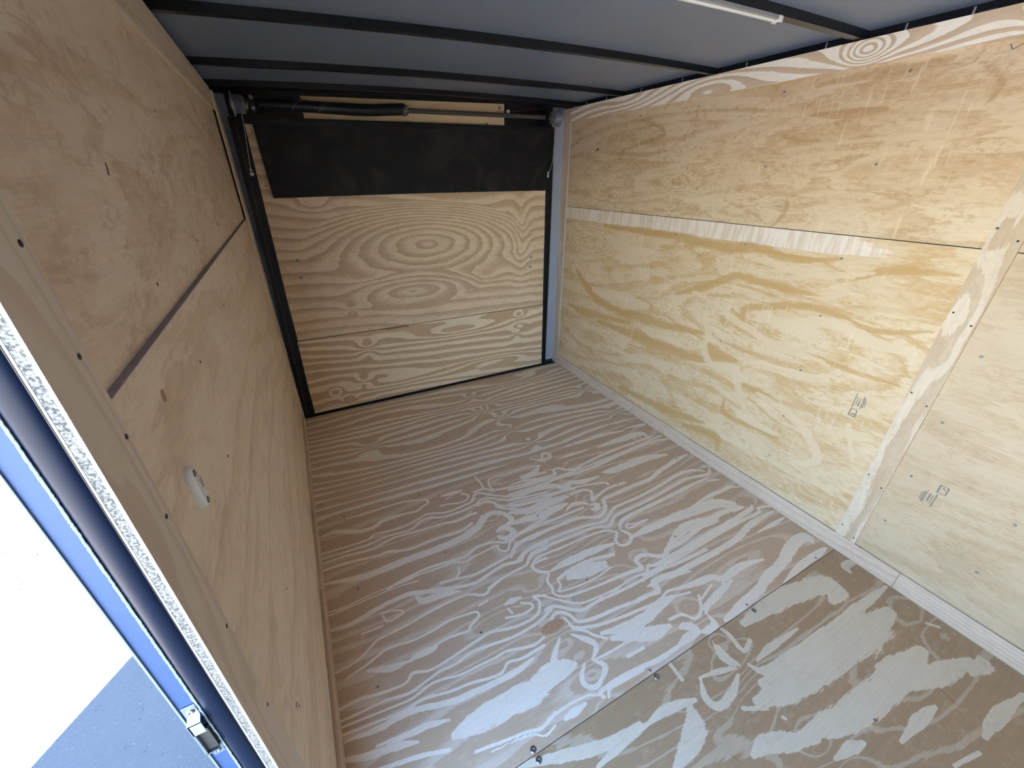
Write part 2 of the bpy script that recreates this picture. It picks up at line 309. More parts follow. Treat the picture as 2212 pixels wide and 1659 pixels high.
# ------------------------------------------------------------ plywood sheets
#FIG0
# growth-ring figure of single sheets: strokes of (x or y, y or z, half width) in metres on the sheet
FIG_FLOOR_MID = [
  [(0.0056,-1.0979,0.0054), (0.1242,-1.0961,0.0056), (0.1961,-1.1103,0.0056), (0.2666,-1.1114,0.0057), (0.3392,-1.1125,0.0058), (0.4178,-1.1199,0.0059), (0.4738,-1.1363,0.0059), (0.519,-1.1529,0.0059), (0.5306,-1.1701,0.0059), (0.5192,-1.1895,0.0058), (0.489,-1.1987,0.0057), (0.4631,-1.2136,0.0056), (0.4118,-1.2068,0.0056)],
  [(0.4118,-1.2068,0.0111), (0.3513,-1.1988,0.011), (0.2899,-1.2013,0.0108), (0.2461,-1.223,0.0106), (0.1709,-1.2126,0.0104), (0.0828,-1.1668,0.0105), (0.0185,-1.1684,0.0103)],
  [(0.6045,-1.1696,0.015), (0.6552,-1.1739,0.0152), (0.7133,-1.177,0.0154)],
  [(0.6164,-1.2019,0.0099), (0.6459,-1.1999,0.01)],
  [(0.7046,-1.1995,0.0054), (0.7322,-1.2272,0.0054), (0.7119,-1.2558,0.0052), (0.6651,-1.257,0.0052), (0.6195,-1.2417,0.0051), (0.5772,-1.2338,0.0051)],
  [(0.0017,-1.2714,0.0048), (0.0928,-1.2805,0.0049), (0.2061,-1.2865,0.005), (0.2377,-1.2685,0.0051), (0.2664,-1.2694,0.0052), (0.3515,-1.2851,0.0052), (0.4305,-1.2744,0.0054), (0.5037,-1.2585,0.0055), (0.586,-1.2895,0.0056), (0.6701,-1.2887,0.0057), (0.7318,-1.279,0.0058), (0.7562,-1.2485,0.006), (0.7851,-1.2369,0.0061), (0.8214,-1.2647,0.006), (0.8933,-1.3198,0.006), (0.9742,-1.3442,0.006), (1.1422,-1.349,0.0064)],
  [(0.0035,-1.3032,0.0047), (0.1114,-1.3095,0.0048), (0.2104,-1.3155,0.0049), (0.2975,-1.3066,0.0051), (0.3926,-1.3208,0.0052), (0.4513,-1.2928,0.0053), (0.5057,-1.2868,0.0054), (0.5618,-1.3122,0.0054), (0.6584,-1.3192,0.0056), (0.736,-1.3106,0.0057), (0.7812,-1.2876,0.0059), (0.8378,-1.3084,0.0059), (0.9038,-1.3599,0.0059), (0.9875,-1.3775,0.006), (1.1118,-1.3978,0.0061)],
  [(0.0058,-1.3285,0.0051), (0.1084,-1.3332,0.0053), (0.223,-1.3483,0.0054), (0.3164,-1.3302,0.0056), (0.4368,-1.3438,0.0057), (0.502,-1.3488,0.0058), (0.5532,-1.3532,0.0059), (0.612,-1.3688,0.0059), (0.6865,-1.3615,0.0061), (0.7197,-1.363,0.0061)],
  [(0.0026,-1.3679,0.0062), (0.1033,-1.3733,0.0064), (0.2321,-1.3975,0.0065), (0.2782,-1.3963,0.0066), (0.3645,-1.4284,0.0066), (0.4624,-1.4266,0.0068), (0.5368,-1.4311,0.0069), (0.6023,-1.437,0.0071), (0.675,-1.4166,0.0073)],
  [(0.7489,-1.3214,0.007), (0.7769,-1.3109,0.0071), (0.8185,-1.3241,0.0071), (0.844,-1.3709,0.007), (0.8868,-1.3932,0.007), (0.9653,-1.4173,0.0071), (1.091,-1.4313,0.0073)],
  [(0.8266,-1.3701,0.0057), (0.8674,-1.4077,0.0056), (0.9475,-1.4494,0.0056), (1.0669,-1.4701,0.0058)],
  [(0.7246,-1.4424,0.0117), (0.7576,-1.4063,0.0121), (0.7941,-1.4017,0.0122), (0.8313,-1.421,0.0122), (0.8544,-1.4566,0.0121), (0.8556,-1.488,0.0118), (0.8134,-1.5034,0.0116)],
  [(0.7392,-1.3967,0.0181), (0.6942,-1.4488,0.0172), (0.6085,-1.4753,0.0165), (0.5189,-1.4826,0.016), (0.4449,-1.483,0.0156), (0.3515,-1.4782,0.0152), (0.2604,-1.4788,0.0148), (0.1732,-1.4793,0.0144), (0.0128,-1.44,0.0142)],
  [(0.7609,-1.5195,0.0126), (0.7987,-1.5104,0.0129), (0.8284,-1.5403,0.0128), (0.8284,-1.5618,0.0126), (0.7924,-1.5778,0.0123), (0.7664,-1.5643,0.0123), (0.7545,-1.5443,0.0124)],
  [(1.0176,-1.5493,0.0066), (0.9101,-1.5684,0.0063), (0.8198,-1.5783,0.0061), (0.7729,-1.5948,0.0059), (0.7173,-1.5659,0.0059), (0.6416,-1.5596,0.0058), (0.5723,-1.5807,0.0056), (0.5114,-1.5735,0.0055), (0.4205,-1.562,0.0054), (0.3286,-1.5658,0.0052), (0.2388,-1.579,0.005)],
  [(0.7267,-1.5908,0.0048), (0.7251,-1.616,0.0047), (0.7423,-1.6345,0.0047), (0.7629,-1.6356,0.0047), (0.79,-1.6037,0.0048), (0.8445,-1.5841,0.005), (0.9997,-1.578,0.0053)],
  [(0.9722,-1.6223,0.0062), (0.892,-1.6296,0.006), (0.8129,-1.6223,0.0059), (0.7759,-1.6616,0.0057), (0.7343,-1.6712,0.0055), (0.665,-1.6775,0.0054), (0.5885,-1.6841,0.0052), (0.5221,-1.6721,0.0051), (0.4364,-1.655,0.0051)],
  [(0.9364,-1.6799,0.0075), (0.8622,-1.6809,0.0073), (0.8148,-1.6881,0.0072), (0.7799,-1.7133,0.007), (0.7053,-1.6985,0.0068), (0.5981,-1.7172,0.0065), (0.5499,-1.7195,0.0064), (0.4454,-1.6944,0.0063)],
  [(0.9178,-1.7098,0.0047), (0.8563,-1.7097,0.0046), (0.8192,-1.7276,0.0045), (0.7939,-1.7445,0.0044), (0.7311,-1.7469,0.0043), (0.6522,-1.7564,0.0041), (0.6035,-1.7687,0.004)],
  [(0.891,-1.7528,0.0045), (0.8422,-1.7518,0.0045), (0.8134,-1.7606,0.0044), (0.8182,-1.7923,0.0043), (0.852,-1.8156,0.0043)],
  [(0.8208,-1.1092,0.0051), (0.8296,-1.177,0.005), (0.8229,-1.2203,0.0048)],
  [(0.7684,-1.2193,0.0061), (0.8229,-1.2203,0.0062), (0.8646,-1.2511,0.0062), (0.9469,-1.2755,0.0062), (1.1694,-1.3052,0.0066)],
  [(0.863,-1.2411,0.0048), (0.8652,-1.1955,0.005), (0.8935,-1.1618,0.0051), (1.0019,-1.168,0.0052), (1.1034,-1.1689,0.0054), (1.1963,-1.1905,0.0055)],
  [(1.1835,-1.1999,0.0174), (1.1286,-1.2339,0.0168), (1.0585,-1.2377,0.0164), (1.1978,-1.2596,0.0169)],
  [(1.1792,-1.1099,0.0162), (1.2413,-1.1757,0.0159)],
  [(0.4441,-1.659,0.0032), (0.5027,-1.662,0.0033), (0.5251,-1.6397,0.0034), (0.5325,-1.6204,0.0034)],
  [(0.2737,-1.5757,0.0032), (0.3704,-1.5763,0.0033), (0.4605,-1.5829,0.0034), (0.5257,-1.5871,0.0035), (0.5623,-1.6061,0.0035), (0.6093,-1.6,0.0036), (0.7048,-1.5925,0.0037), (0.7352,-1.5952,0.0037)],
  [(1.2,-1.1337,0.0101), (1.2332,-1.151,0.0101), (1.2882,-1.157,0.0102), (1.2989,-1.1164,0.0105), (1.2679,-1.1062,0.0104), (1.2384,-1.1424,0.0101)],
  [(1.3189,-1.1899,0.0089), (1.423,-1.1926,0.0092), (1.5364,-1.1983,0.0095)],
  [(0.9599,-1.2603,0.007), (1.0545,-1.2665,0.0072), (1.1713,-1.2978,0.0073), (1.2327,-1.2997,0.0075), (1.242,-1.2635,0.0076), (1.279,-1.2617,0.0077), (1.3006,-1.2835,0.0077), (1.3541,-1.3113,0.0077), (1.4646,-1.2934,0.008), (1.5921,-1.2805,0.0084), (1.7631,-1.2734,0.0089), (1.9366,-1.2747,0.0094), (1.9984,-1.2671,0.0096)],
  [(0.943,-1.2932,0.0055), (1.0634,-1.3094,0.0056), (1.1926,-1.3188,0.0058), (1.2593,-1.3236,0.0059), (1.4026,-1.326,0.0062), (1.5596,-1.3206,0.0065), (1.7263,-1.3149,0.0069), (1.9117,-1.3004,0.0074), (2.0051,-1.2971,0.0076), (2.0529,-1.2954,0.0077)],
  [(0.9284,-1.3217,0.008), (1.0803,-1.337,0.0084), (1.239,-1.333,0.0088), (1.3169,-1.3435,0.009), (1.4621,-1.3464,0.0094), (1.6282,-1.3337,0.0099), (1.8059,-1.3202,0.0106), (1.9792,-1.3227,0.0112), (2.0681,-1.343,0.0114)],
  [(1.8996,-1.1194,0.0124), (2.0203,-1.139,0.0128), (2.0612,-1.1457,0.0129)],
  [(1.6108,-1.2066,0.0197), (1.7794,-1.206,0.0207), (1.949,-1.2144,0.0217), (1.9656,-1.2634,0.0214)],
  [(1.4197,-1.1073,0.0131), (1.5641,-1.107,0.0136), (1.7277,-1.1131,0.0142), (1.8825,-1.1386,0.0147)],
  [(0.9107,-1.3562,0.0147), (1.0388,-1.3522,0.0153), (1.1604,-1.3693,0.0157), (1.2266,-1.413,0.0157), (1.2661,-1.3958,0.016), (1.3326,-1.4208,0.0162), (1.4371,-1.4261,0.0167)],
  [(1.4863,-1.4112,0.0228), (1.5514,-1.4243,0.0231), (1.6304,-1.4231,0.0237), (1.7882,-1.4282,0.0249), (1.9305,-1.4563,0.0257)],
  [(0.8969,-1.383,0.0051), (1.0397,-1.406,0.0053), (1.1589,-1.4236,0.0054), (1.2521,-1.4356,0.0056), (1.3734,-1.4611,0.0057), (1.44,-1.4862,0.0058), (1.4444,-1.5075,0.0057)],
  [(0.8818,-1.4124,0.0056), (1.0241,-1.4323,0.0058), (1.1403,-1.4319,0.0061), (1.2226,-1.4387,0.0062), (1.2574,-1.4475,0.0062)],
  [(1.2191,-1.4729,0.0074), (1.2926,-1.475,0.0076), (1.3275,-1.5023,0.0076), (1.2937,-1.5554,0.0073)],
  [(0.8672,-1.4409,0.0213), (0.9708,-1.4708,0.0217), (1.0964,-1.4699,0.0226), (1.1954,-1.4782,0.0232)],
  [(1.2938,-1.564,0.0072), (1.3423,-1.5458,0.0074), (1.4281,-1.5271,0.0077), (1.5321,-1.5341,0.008)],
  [(1.2656,-1.5831,0.0128), (1.2943,-1.598,0.0129), (1.2711,-1.6189,0.0126), (1.2476,-1.6066,0.0126)],
  [(1.1264,-1.5598,0.0093), (1.1797,-1.5385,0.0096), (1.2364,-1.5511,0.0097), (1.2561,-1.5782,0.0096)],
  [(0.833,-1.5074,0.0174), (0.943,-1.5193,0.0179), (1.03,-1.5256,0.0183), (1.0961,-1.5197,0.0188), (1.1601,-1.5199,0.0192)],
  [(0.7927,-1.5859,0.0054), (0.91,-1.5767,0.0057), (1.0575,-1.5789,0.006), (1.2142,-1.5812,0.0063)],
  [(0.7537,-1.6822,0.0075), (0.7922,-1.6389,0.0079), (0.8851,-1.6202,0.0082), (1.0282,-1.6236,0.0087), (1.1491,-1.6265,0.009), (1.222,-1.6568,0.0091), (1.2676,-1.6649,0.0092), (1.3229,-1.6295,0.0096), (1.347,-1.5831,0.0099), (1.4212,-1.578,0.0102), (1.5714,-1.5736,0.0108), (1.6854,-1.575,0.0112), (1.7916,-1.5492,0.0118), (1.9471,-1.522,0.0126), (2.0433,-1.515,0.013)],
  [(0.7599,-1.7098,0.0059), (0.8095,-1.6863,0.0061), (0.8668,-1.6712,0.0063), (0.997,-1.6715,0.0066), (1.14,-1.6818,0.007), (1.2506,-1.7021,0.0072), (1.3092,-1.6787,0.0074), (1.3704,-1.6541,0.0077), (1.5333,-1.6539,0.0082), (1.6985,-1.6396,0.0087), (1.836,-1.6234,0.0092), (1.9518,-1.6324,0.0096), (2.0081,-1.6721,0.0096)],
  [(0.7953,-1.7402,0.0059), (0.8426,-1.7036,0.0061), (0.8946,-1.6987,0.0063), (1.0623,-1.7055,0.0067), (1.1807,-1.7102,0.0069), (1.2605,-1.7371,0.007), (1.314,-1.7046,0.0073), (1.3744,-1.6967,0.0075), (1.53,-1.6954,0.008), (1.6923,-1.6829,0.0085), (1.867,-1.6694,0.0091), (2.0009,-1.6991,0.0094), (2.053,-1.6641,0.0098)],
  [(1.2662,-1.7834,0.0051), (1.2129,-1.7486,0.0051), (1.0984,-1.7381,0.005), (0.982,-1.7377,0.0047), (0.8742,-1.7325,0.0046), (0.8195,-1.7528,0.0044), (0.8236,-1.7902,0.0043), (0.8646,-1.8173,0.0043)],
  [(0.8753,-1.8171,0.0144), (0.9587,-1.8133,0.0149), (1.0979,-1.8173,0.0157), (1.2084,-1.8291,0.0162)],
  [(1.2879,-1.7805,0.0086), (1.3143,-1.7503,0.0089), (1.3691,-1.7332,0.0092), (1.4979,-1.7287,0.0096), (1.6864,-1.7247,0.0104), (1.8121,-1.7175,0.0109), (1.9783,-1.7174,0.0116)],
  [(1.4511,-1.7913,0.0043), (1.3774,-1.7831,0.0042), (1.3413,-1.7717,0.0041), (1.3234,-1.7844,0.0041), (1.3547,-1.7934,0.0041), (1.4511,-1.7913,0.0043)],
  [(1.262,-1.7883,0.0063), (1.2249,-1.8243,0.006), (1.2346,-1.856,0.0059), (1.285,-1.8555,0.0061), (1.3103,-1.8206,0.0062), (1.2925,-1.79,0.0063)],
  [(1.3062,-1.8393,0.0168), (1.4259,-1.8378,0.0176), (1.5952,-1.8431,0.0187), (1.6989,-1.8495,0.0194), (1.837,-1.8635,0.0203), (1.912,-1.9109,0.0204), (1.884,-1.9376,0.0199)],
  [(0.8808,-1.8652,0.0065), (0.9607,-1.8499,0.0068), (1.0702,-1.8531,0.0071), (1.1625,-1.8763,0.0072)],
  [(0.9215,-1.8752,0.021), (0.9975,-1.8749,0.0217), (1.1089,-1.8914,0.0224)],
  [(1.0588,-1.9661,0.0084), (1.193,-1.9824,0.0088), (1.232,-1.9852,0.0089), (1.2306,-1.9547,0.0091), (1.2539,-1.9363,0.0093), (1.2908,-1.943,0.0094), (1.361,-1.9858,0.0094), (1.4124,-1.9616,0.0098), (1.4954,-1.965,0.0101), (1.7105,-1.9338,0.0112), (1.8274,-1.9323,0.0117), (1.9292,-1.953,0.0121)],
  [(1.1906,-2.0346,0.0057), (1.2407,-2.0072,0.0059), (1.2636,-1.9899,0.006), (1.2958,-2.0006,0.0061), (1.4237,-1.9996,0.0064), (1.6233,-2.0042,0.0069), (1.8526,-2.0077,0.0076)],
  [(1.6754,-1.8372,0.0078), (1.8518,-1.8195,0.0084), (1.9673,-1.8258,0.0087), (2.0141,-1.8225,0.0089), (2.0707,-1.8519,0.009)],
  [(1.9561,-1.7353,0.0151), (2.0152,-1.7562,0.0153)],
  [(2.0826,-1.6689,0.0164), (2.0366,-1.6343,0.0164)],
  [(0.0041,-1.5756,0.0026), (0.0719,-1.5823,0.0026), (0.1725,-1.5749,0.0027), (0.2346,-1.5759,0.0027), (0.3412,-1.5826,0.0028)],
  [(0.0065,-1.5909,0.0025), (0.0901,-1.5918,0.0026), (0.1903,-1.5893,0.0027), (0.2737,-1.591,0.0027), (0.3579,-1.6024,0.0028)],
  [(0.0113,-1.6561,0.008), (0.08,-1.6655,0.0081), (0.1465,-1.6545,0.0084), (0.22,-1.6448,0.0086), (0.3035,-1.643,0.0089), (0.3622,-1.6633,0.0089), (0.4421,-1.6891,0.009), (0.5248,-1.711,0.0091)],
  [(0.3309,-1.6675,0.0132), (0.3519,-1.6986,0.0129), (0.4143,-1.7058,0.0131), (0.4956,-1.7275,0.0133)],
  [(0.0123,-1.8156,0.0038), (0.0772,-1.8122,0.0039), (0.1351,-1.7835,0.0041), (0.1635,-1.7694,0.0042), (0.2323,-1.7668,0.0043), (0.2925,-1.7626,0.0044), (0.3562,-1.7542,0.0046), (0.4425,-1.7507,0.0047), (0.5205,-1.756,0.0048), (0.5758,-1.7873,0.0048), (0.6166,-1.7694,0.005), (0.6718,-1.7547,0.0051)],
  [(0.1902,-1.6725,0.0029), (0.2505,-1.6897,0.0029), (0.27,-1.7093,0.0029), (0.2356,-1.7193,0.0029), (0.2047,-1.7169,0.0028), (0.1957,-1.6847,0.0029)],
  [(0.1126,-1.7218,0.0039), (0.1873,-1.7258,0.004)],
  [(0.0448,-1.8504,0.0037), (0.1076,-1.8393,0.0038), (0.168,-1.8207,0.004), (0.2016,-1.8181,0.0041), (0.274,-1.8311,0.0041), (0.353,-1.8297,0.0043), (0.4168,-1.8228,0.0044), (0.4982,-1.8328,0.0045), (0.5213,-1.8401,0.0045), (0.5219,-1.8591,0.0045), (0.4797,-1.878,0.0043), (0.4654,-1.8925,0.0042), (0.3957,-1.8819,0.0041), (0.3357,-1.8839,0.004)],
  [(0.2381,-1.8959,0.0103), (0.2769,-1.8892,0.0106), (0.3214,-1.8926,0.0107), (0.3446,-1.8925,0.0109)],
  [(0.1111,-1.8597,0.0119), (0.186,-1.8876,0.0118), (0.2389,-1.8926,0.0121)],
  [(0.012,-1.9339,0.0039), (0.0753,-1.9347,0.004), (0.1225,-1.946,0.004), (0.1877,-1.9564,0.0041), (0.2231,-1.9539,0.0042), (0.2453,-1.9369,0.0043), (0.2945,-1.9552,0.0043), (0.3507,-1.9546,0.0044), (0.4113,-1.9474,0.0046), (0.4747,-1.9398,0.0048), (0.5395,-1.9354,0.005), (0.5962,-1.9519,0.005), (0.6576,-1.9617,0.0051), (0.7253,-1.9557,0.0053), (0.7589,-1.9154,0.0056), (0.7481,-1.8846,0.0057), (0.7915,-1.9021,0.0057)],
  [(0.0079,-1.9688,0.0034), (0.0692,-1.9732,0.0035), (0.1494,-1.9766,0.0036), (0.2137,-1.9902,0.0036), (0.2677,-1.9842,0.0038), (0.3251,-1.9748,0.0039), (0.3805,-1.9777,0.004), (0.4508,-1.9679,0.0042), (0.5206,-1.976,0.0043), (0.5994,-1.9879,0.0045), (0.6886,-1.9867,0.0047), (0.7402,-1.9774,0.0049), (0.789,-1.9604,0.005)],
  [(0.006,-1.9856,0.0031), (0.0814,-1.9949,0.0031), (0.1598,-2.0046,0.0032), (0.2256,-2.0097,0.0033), (0.2995,-1.9972,0.0035), (0.3848,-2.0167,0.0035), (0.4606,-2.0194,0.0037), (0.519,-2.023,0.0038), (0.561,-2.0213,0.0039), (0.6524,-2.0487,0.004), (0.7012,-2.041,0.0041)],
  [(0.0093,-2.0077,0.0035), (0.0929,-2.019,0.0036), (0.1865,-2.0311,0.0037), (0.2548,-2.0282,0.0038), (0.3366,-2.0475,0.0039), (0.4066,-2.0565,0.004), (0.458,-2.0692,0.0041), (0.5131,-2.0763,0.0042), (0.547,-2.0568,0.0044), (0.5986,-2.0684,0.0044), (0.6858,-2.0661,0.0047)],
  [(0.0157,-2.028,0.0079), (0.1046,-2.0399,0.0081), (0.168,-2.04,0.0083), (0.2319,-2.0485,0.0085), (0.3266,-2.0754,0.0087), (0.4125,-2.087,0.009), (0.5046,-2.0935,0.0094), (0.5634,-2.0952,0.0097), (0.6311,-2.0853,0.0102)],
  [(0.6316,-1.8639,0.0105), (0.6653,-1.8617,0.0107), (0.7012,-1.8653,0.0108)],
  [(0.6906,-1.8848,0.0043), (0.7251,-1.9077,0.0042), (0.7201,-1.9245,0.0042), (0.6753,-1.9297,0.0041), (0.6116,-1.9128,0.004)],
  [(0.6348,-1.8849,0.0042), (0.6414,-1.9074,0.0041)],
  [(0.3112,-2.1649,0.0288), (0.3969,-2.1653,0.0304), (0.4876,-2.1657,0.0321), (0.5794,-2.1739,0.0337), (0.6657,-2.1738,0.0357)],
  [(0.3522,-2.2295,0.0036), (0.4304,-2.244,0.0037), (0.512,-2.258,0.0039), (0.5527,-2.2704,0.0039), (0.6122,-2.2559,0.0042)],
  [(0.3929,-2.2507,0.0024), (0.4742,-2.2612,0.0025), (0.5251,-2.2734,0.0026), (0.5545,-2.2917,0.0025), (0.5945,-2.2832,0.0026)],
  [(0.0967,-2.0813,0.0076), (0.1861,-2.0969,0.0078), (0.2491,-2.1034,0.008), (0.3106,-2.1204,0.0081)],
  [(0.5386,-1.8204,0.0105), (0.5768,-1.8156,0.0107)],
  [(-0.0171,-2.0624,0.0087), (0.0651,-2.092,0.0086), (0.1516,-2.1099,0.0088), (0.2092,-2.1288,0.0088)],
  [(-0.0209,-2.0986,0.0047), (0.0862,-2.1368,0.0047), (0.1998,-2.1622,0.0048), (0.2855,-2.1906,0.0049)],
  [(0.812,-1.7591,0.0054), (0.8228,-1.7939,0.0053), (0.8598,-1.8189,0.0052), (0.8347,-1.8506,0.0051), (0.8359,-1.889,0.0049), (0.8271,-1.9105,0.0048), (0.8606,-1.9434,0.0048), (0.9519,-1.9599,0.0049), (1.0522,-1.9693,0.0051), (1.1567,-1.9791,0.0053), (1.2226,-1.9904,0.0054)],
  [(0.8509,-1.9126,0.004), (0.8742,-1.8929,0.0041), (0.8827,-1.8646,0.0042), (0.9746,-1.8555,0.0044), (1.0846,-1.8588,0.0046), (1.1725,-1.8734,0.0047)],
  [(0.8534,-1.9165,0.0031), (0.9223,-1.9287,0.0032), (1.0259,-1.9335,0.0033), (1.1139,-1.9221,0.0034)],
  [(0.9177,-1.8828,0.0186), (1.0021,-1.8929,0.0191), (1.1012,-1.9096,0.0197)],
  [(0.7899,-1.9065,0.0039), (0.8272,-1.9411,0.0039), (0.8956,-1.9941,0.0038), (0.9696,-2.0052,0.0039), (1.0716,-2.0117,0.0041), (1.1624,-2.0046,0.0043), (1.2314,-2.0123,0.0044), (1.2658,-1.9893,0.0045), (1.298,-2.0061,0.0045), (1.4341,-2.0096,0.0048), (1.5167,-2.0075,0.005)],
  [(0.7599,-1.955,0.0054), (0.8054,-1.9594,0.0055), (0.8777,-2.0187,0.0054), (0.9584,-2.0194,0.0056), (1.0592,-2.0262,0.0058), (1.168,-2.0296,0.0061), (1.2865,-2.0294,0.0064), (1.3994,-2.0409,0.0067), (1.5571,-2.048,0.0071)],
  [(0.7493,-2.0096,0.0059), (0.7774,-1.9876,0.0061), (0.8093,-1.9902,0.0062), (0.8345,-2.0173,0.0061), (0.8485,-2.0522,0.006), (0.9184,-2.0703,0.0061), (1.0146,-2.078,0.0063), (1.1088,-2.0927,0.0066), (1.2057,-2.0972,0.0068)],
  [(1.1151,-2.086,0.011), (1.2095,-2.0992,0.0114), (1.226,-2.0597,0.0118), (1.3342,-2.0715,0.0122), (1.4017,-2.0951,0.0124)],
  [(0.7676,-2.0101,0.0048), (0.8026,-2.0146,0.0048), (0.8145,-2.039,0.0048), (0.8159,-2.0576,0.0047), (0.861,-2.0811,0.0047), (0.9408,-2.1048,0.0048), (1.0811,-2.1222,0.0051), (1.1826,-2.1311,0.0053), (1.2434,-2.1169,0.0055), (1.2998,-2.1305,0.0056), (1.408,-2.1435,0.0058), (1.479,-2.1638,0.0059)],
  [(0.8148,-2.0658,0.0047), (0.8516,-2.0937,0.0047), (0.8696,-2.1203,0.0046), (0.9032,-2.1505,0.0046)],
  [(0.8983,-2.1267,0.0173), (1,-2.1534,0.0178), (1.0888,-2.159,0.0185), (1.1695,-2.144,0.0194), (1.2445,-2.1432,0.0201)],
  [(0.9202,-2.1593,0.0226), (1.0498,-2.2098,0.0233), (1.1421,-2.223,0.0241)],
  [(0.7508,-2.0711,0.0112), (0.6916,-2.1208,0.0102), (0.6889,-2.1383,0.01)],
  [(0.7967,-2.0781,0.0095), (0.8332,-2.1182,0.0094), (0.8532,-2.1534,0.0091), (0.8094,-2.1859,0.0086)],
  [(0.7807,-2.1824,0.0084), (0.7456,-2.2119,0.008), (0.7429,-2.2387,0.0077), (0.7717,-2.2571,0.0077), (0.8153,-2.241,0.0081), (0.8374,-2.2194,0.0084), (0.817,-2.1937,0.0086)],
  [(0.8127,-2.1876,0.0034), (0.8914,-2.1935,0.0036), (0.9879,-2.1946,0.0038)],
  [(0.9289,-2.2326,0.0159), (0.9981,-2.237,0.0166)],
  [(1.3415,-2.1885,0.0055), (1.2943,-2.2379,0.0052), (1.2488,-2.2469,0.005), (1.2194,-2.213,0.0051), (1.1606,-2.2056,0.005)],
  [(1.2445,-2.1432,0.0112), (1.3227,-2.1633,0.0115)],
  [(1.334,-2.2049,0.0112), (1.4261,-2.1802,0.0119)],
  [(1.3016,-2.2511,0.0086), (1.3634,-2.2302,0.0089), (1.4398,-2.219,0.0093), (1.5021,-2.1813,0.0098)],
  [(1.3053,-2.2624,0.0127), (1.2988,-2.2956,0.0124), (1.2612,-2.3026,0.0121), (1.2272,-2.2935,0.012)],
  [(1.1707,-2.2467,0.0121), (1.1944,-2.2502,0.0122), (1.2193,-2.272,0.0121), (1.21,-2.2846,0.012), (1.1608,-2.2846,0.0117), (1.1105,-2.2914,0.0113)],
  [(1.1105,-2.2914,0.0068), (1.019,-2.2912,0.0064), (0.9327,-2.2802,0.0061), (0.8476,-2.2722,0.0058), (0.8024,-2.2731,0.0056), (0.7725,-2.2779,0.0055), (0.774,-2.2921,0.0054)],
  [(0.5341,-2.1868,0.0281), (0.6062,-2.164,0.0303), (0.6925,-2.1589,0.0322), (0.7434,-2.1667,0.033)],
  [(0.5824,-2.2605,0.0032), (0.6464,-2.2581,0.0034), (0.7246,-2.2631,0.0036), (0.7627,-2.2795,0.0036)],
  [(0.6285,-2.2845,0.0108), (0.6693,-2.2826,0.0111), (0.7123,-2.2796,0.0115)],
  [(0.789,-2.2999,0.0039), (0.8076,-2.2827,0.004), (0.8589,-2.2851,0.0042), (0.9463,-2.291,0.0044)],
  [(1.3408,-2.3085,0.0084), (1.4127,-2.309,0.0087), (1.5361,-2.2949,0.0093)],
  [(1.4148,-1.8335,0.0176), (1.6066,-1.8506,0.0187), (1.8057,-1.874,0.02), (1.9045,-1.9087,0.0204), (1.8813,-1.9379,0.0199), (1.9417,-1.953,0.0202)],
  [(1.428,-1.9513,0.0219), (1.5708,-1.9147,0.0237), (1.7216,-1.9412,0.0248), (1.7634,-1.9322,0.0253)],
  [(1.2937,-1.9948,0.0076), (1.443,-1.9982,0.0081), (1.6605,-1.99,0.0089), (1.854,-1.987,0.0096), (1.9661,-1.982,0.0101), (1.9981,-1.9658,0.0103)],
  [(1.2353,-2.0171,0.0054), (1.4165,-2.0222,0.0058), (1.6663,-2.0142,0.0064), (1.8583,-2.0122,0.007), (1.9835,-2.0152,0.0073), (2.006,-1.9946,0.0075), (2.0721,-2.0126,0.0076)],
  [(1.1888,-2.0646,0.0101), (1.4227,-2.0739,0.0112), (1.6204,-2.0776,0.0121), (1.737,-2.0717,0.0128), (1.8913,-2.0445,0.0139), (2.0558,-2.0448,0.0148)],
  [(1.2507,-2.118,0.0114), (1.3725,-2.1441,0.0119), (1.4552,-2.1541,0.0122), (1.4978,-2.1818,0.0123), (1.624,-2.1786,0.013), (1.7352,-2.2003,0.0135)],
  [(1.8588,-2.0932,0.0091), (1.9754,-2.0957,0.0095), (2.0609,-2.0946,0.0099)],
  [(1.3443,-2.3034,0.0147), (1.4619,-2.2937,0.0157), (1.5721,-2.2852,0.0166), (1.6703,-2.266,0.0176), (1.8171,-2.2429,0.0191), (1.9301,-2.2126,0.0204), (2.0313,-2.211,0.0213), (2.0235,-2.2478,0.0208)],
  [(1.6997,-2.3144,0.0124), (1.8401,-2.297,0.0134), (1.9632,-2.2942,0.0142), (2.0475,-2.2933,0.0147)],
  [(1.3051,-2.2552,0.0107), (1.3301,-2.2349,0.011), (1.4398,-2.2164,0.0117), (1.5202,-2.2046,0.0122)]]
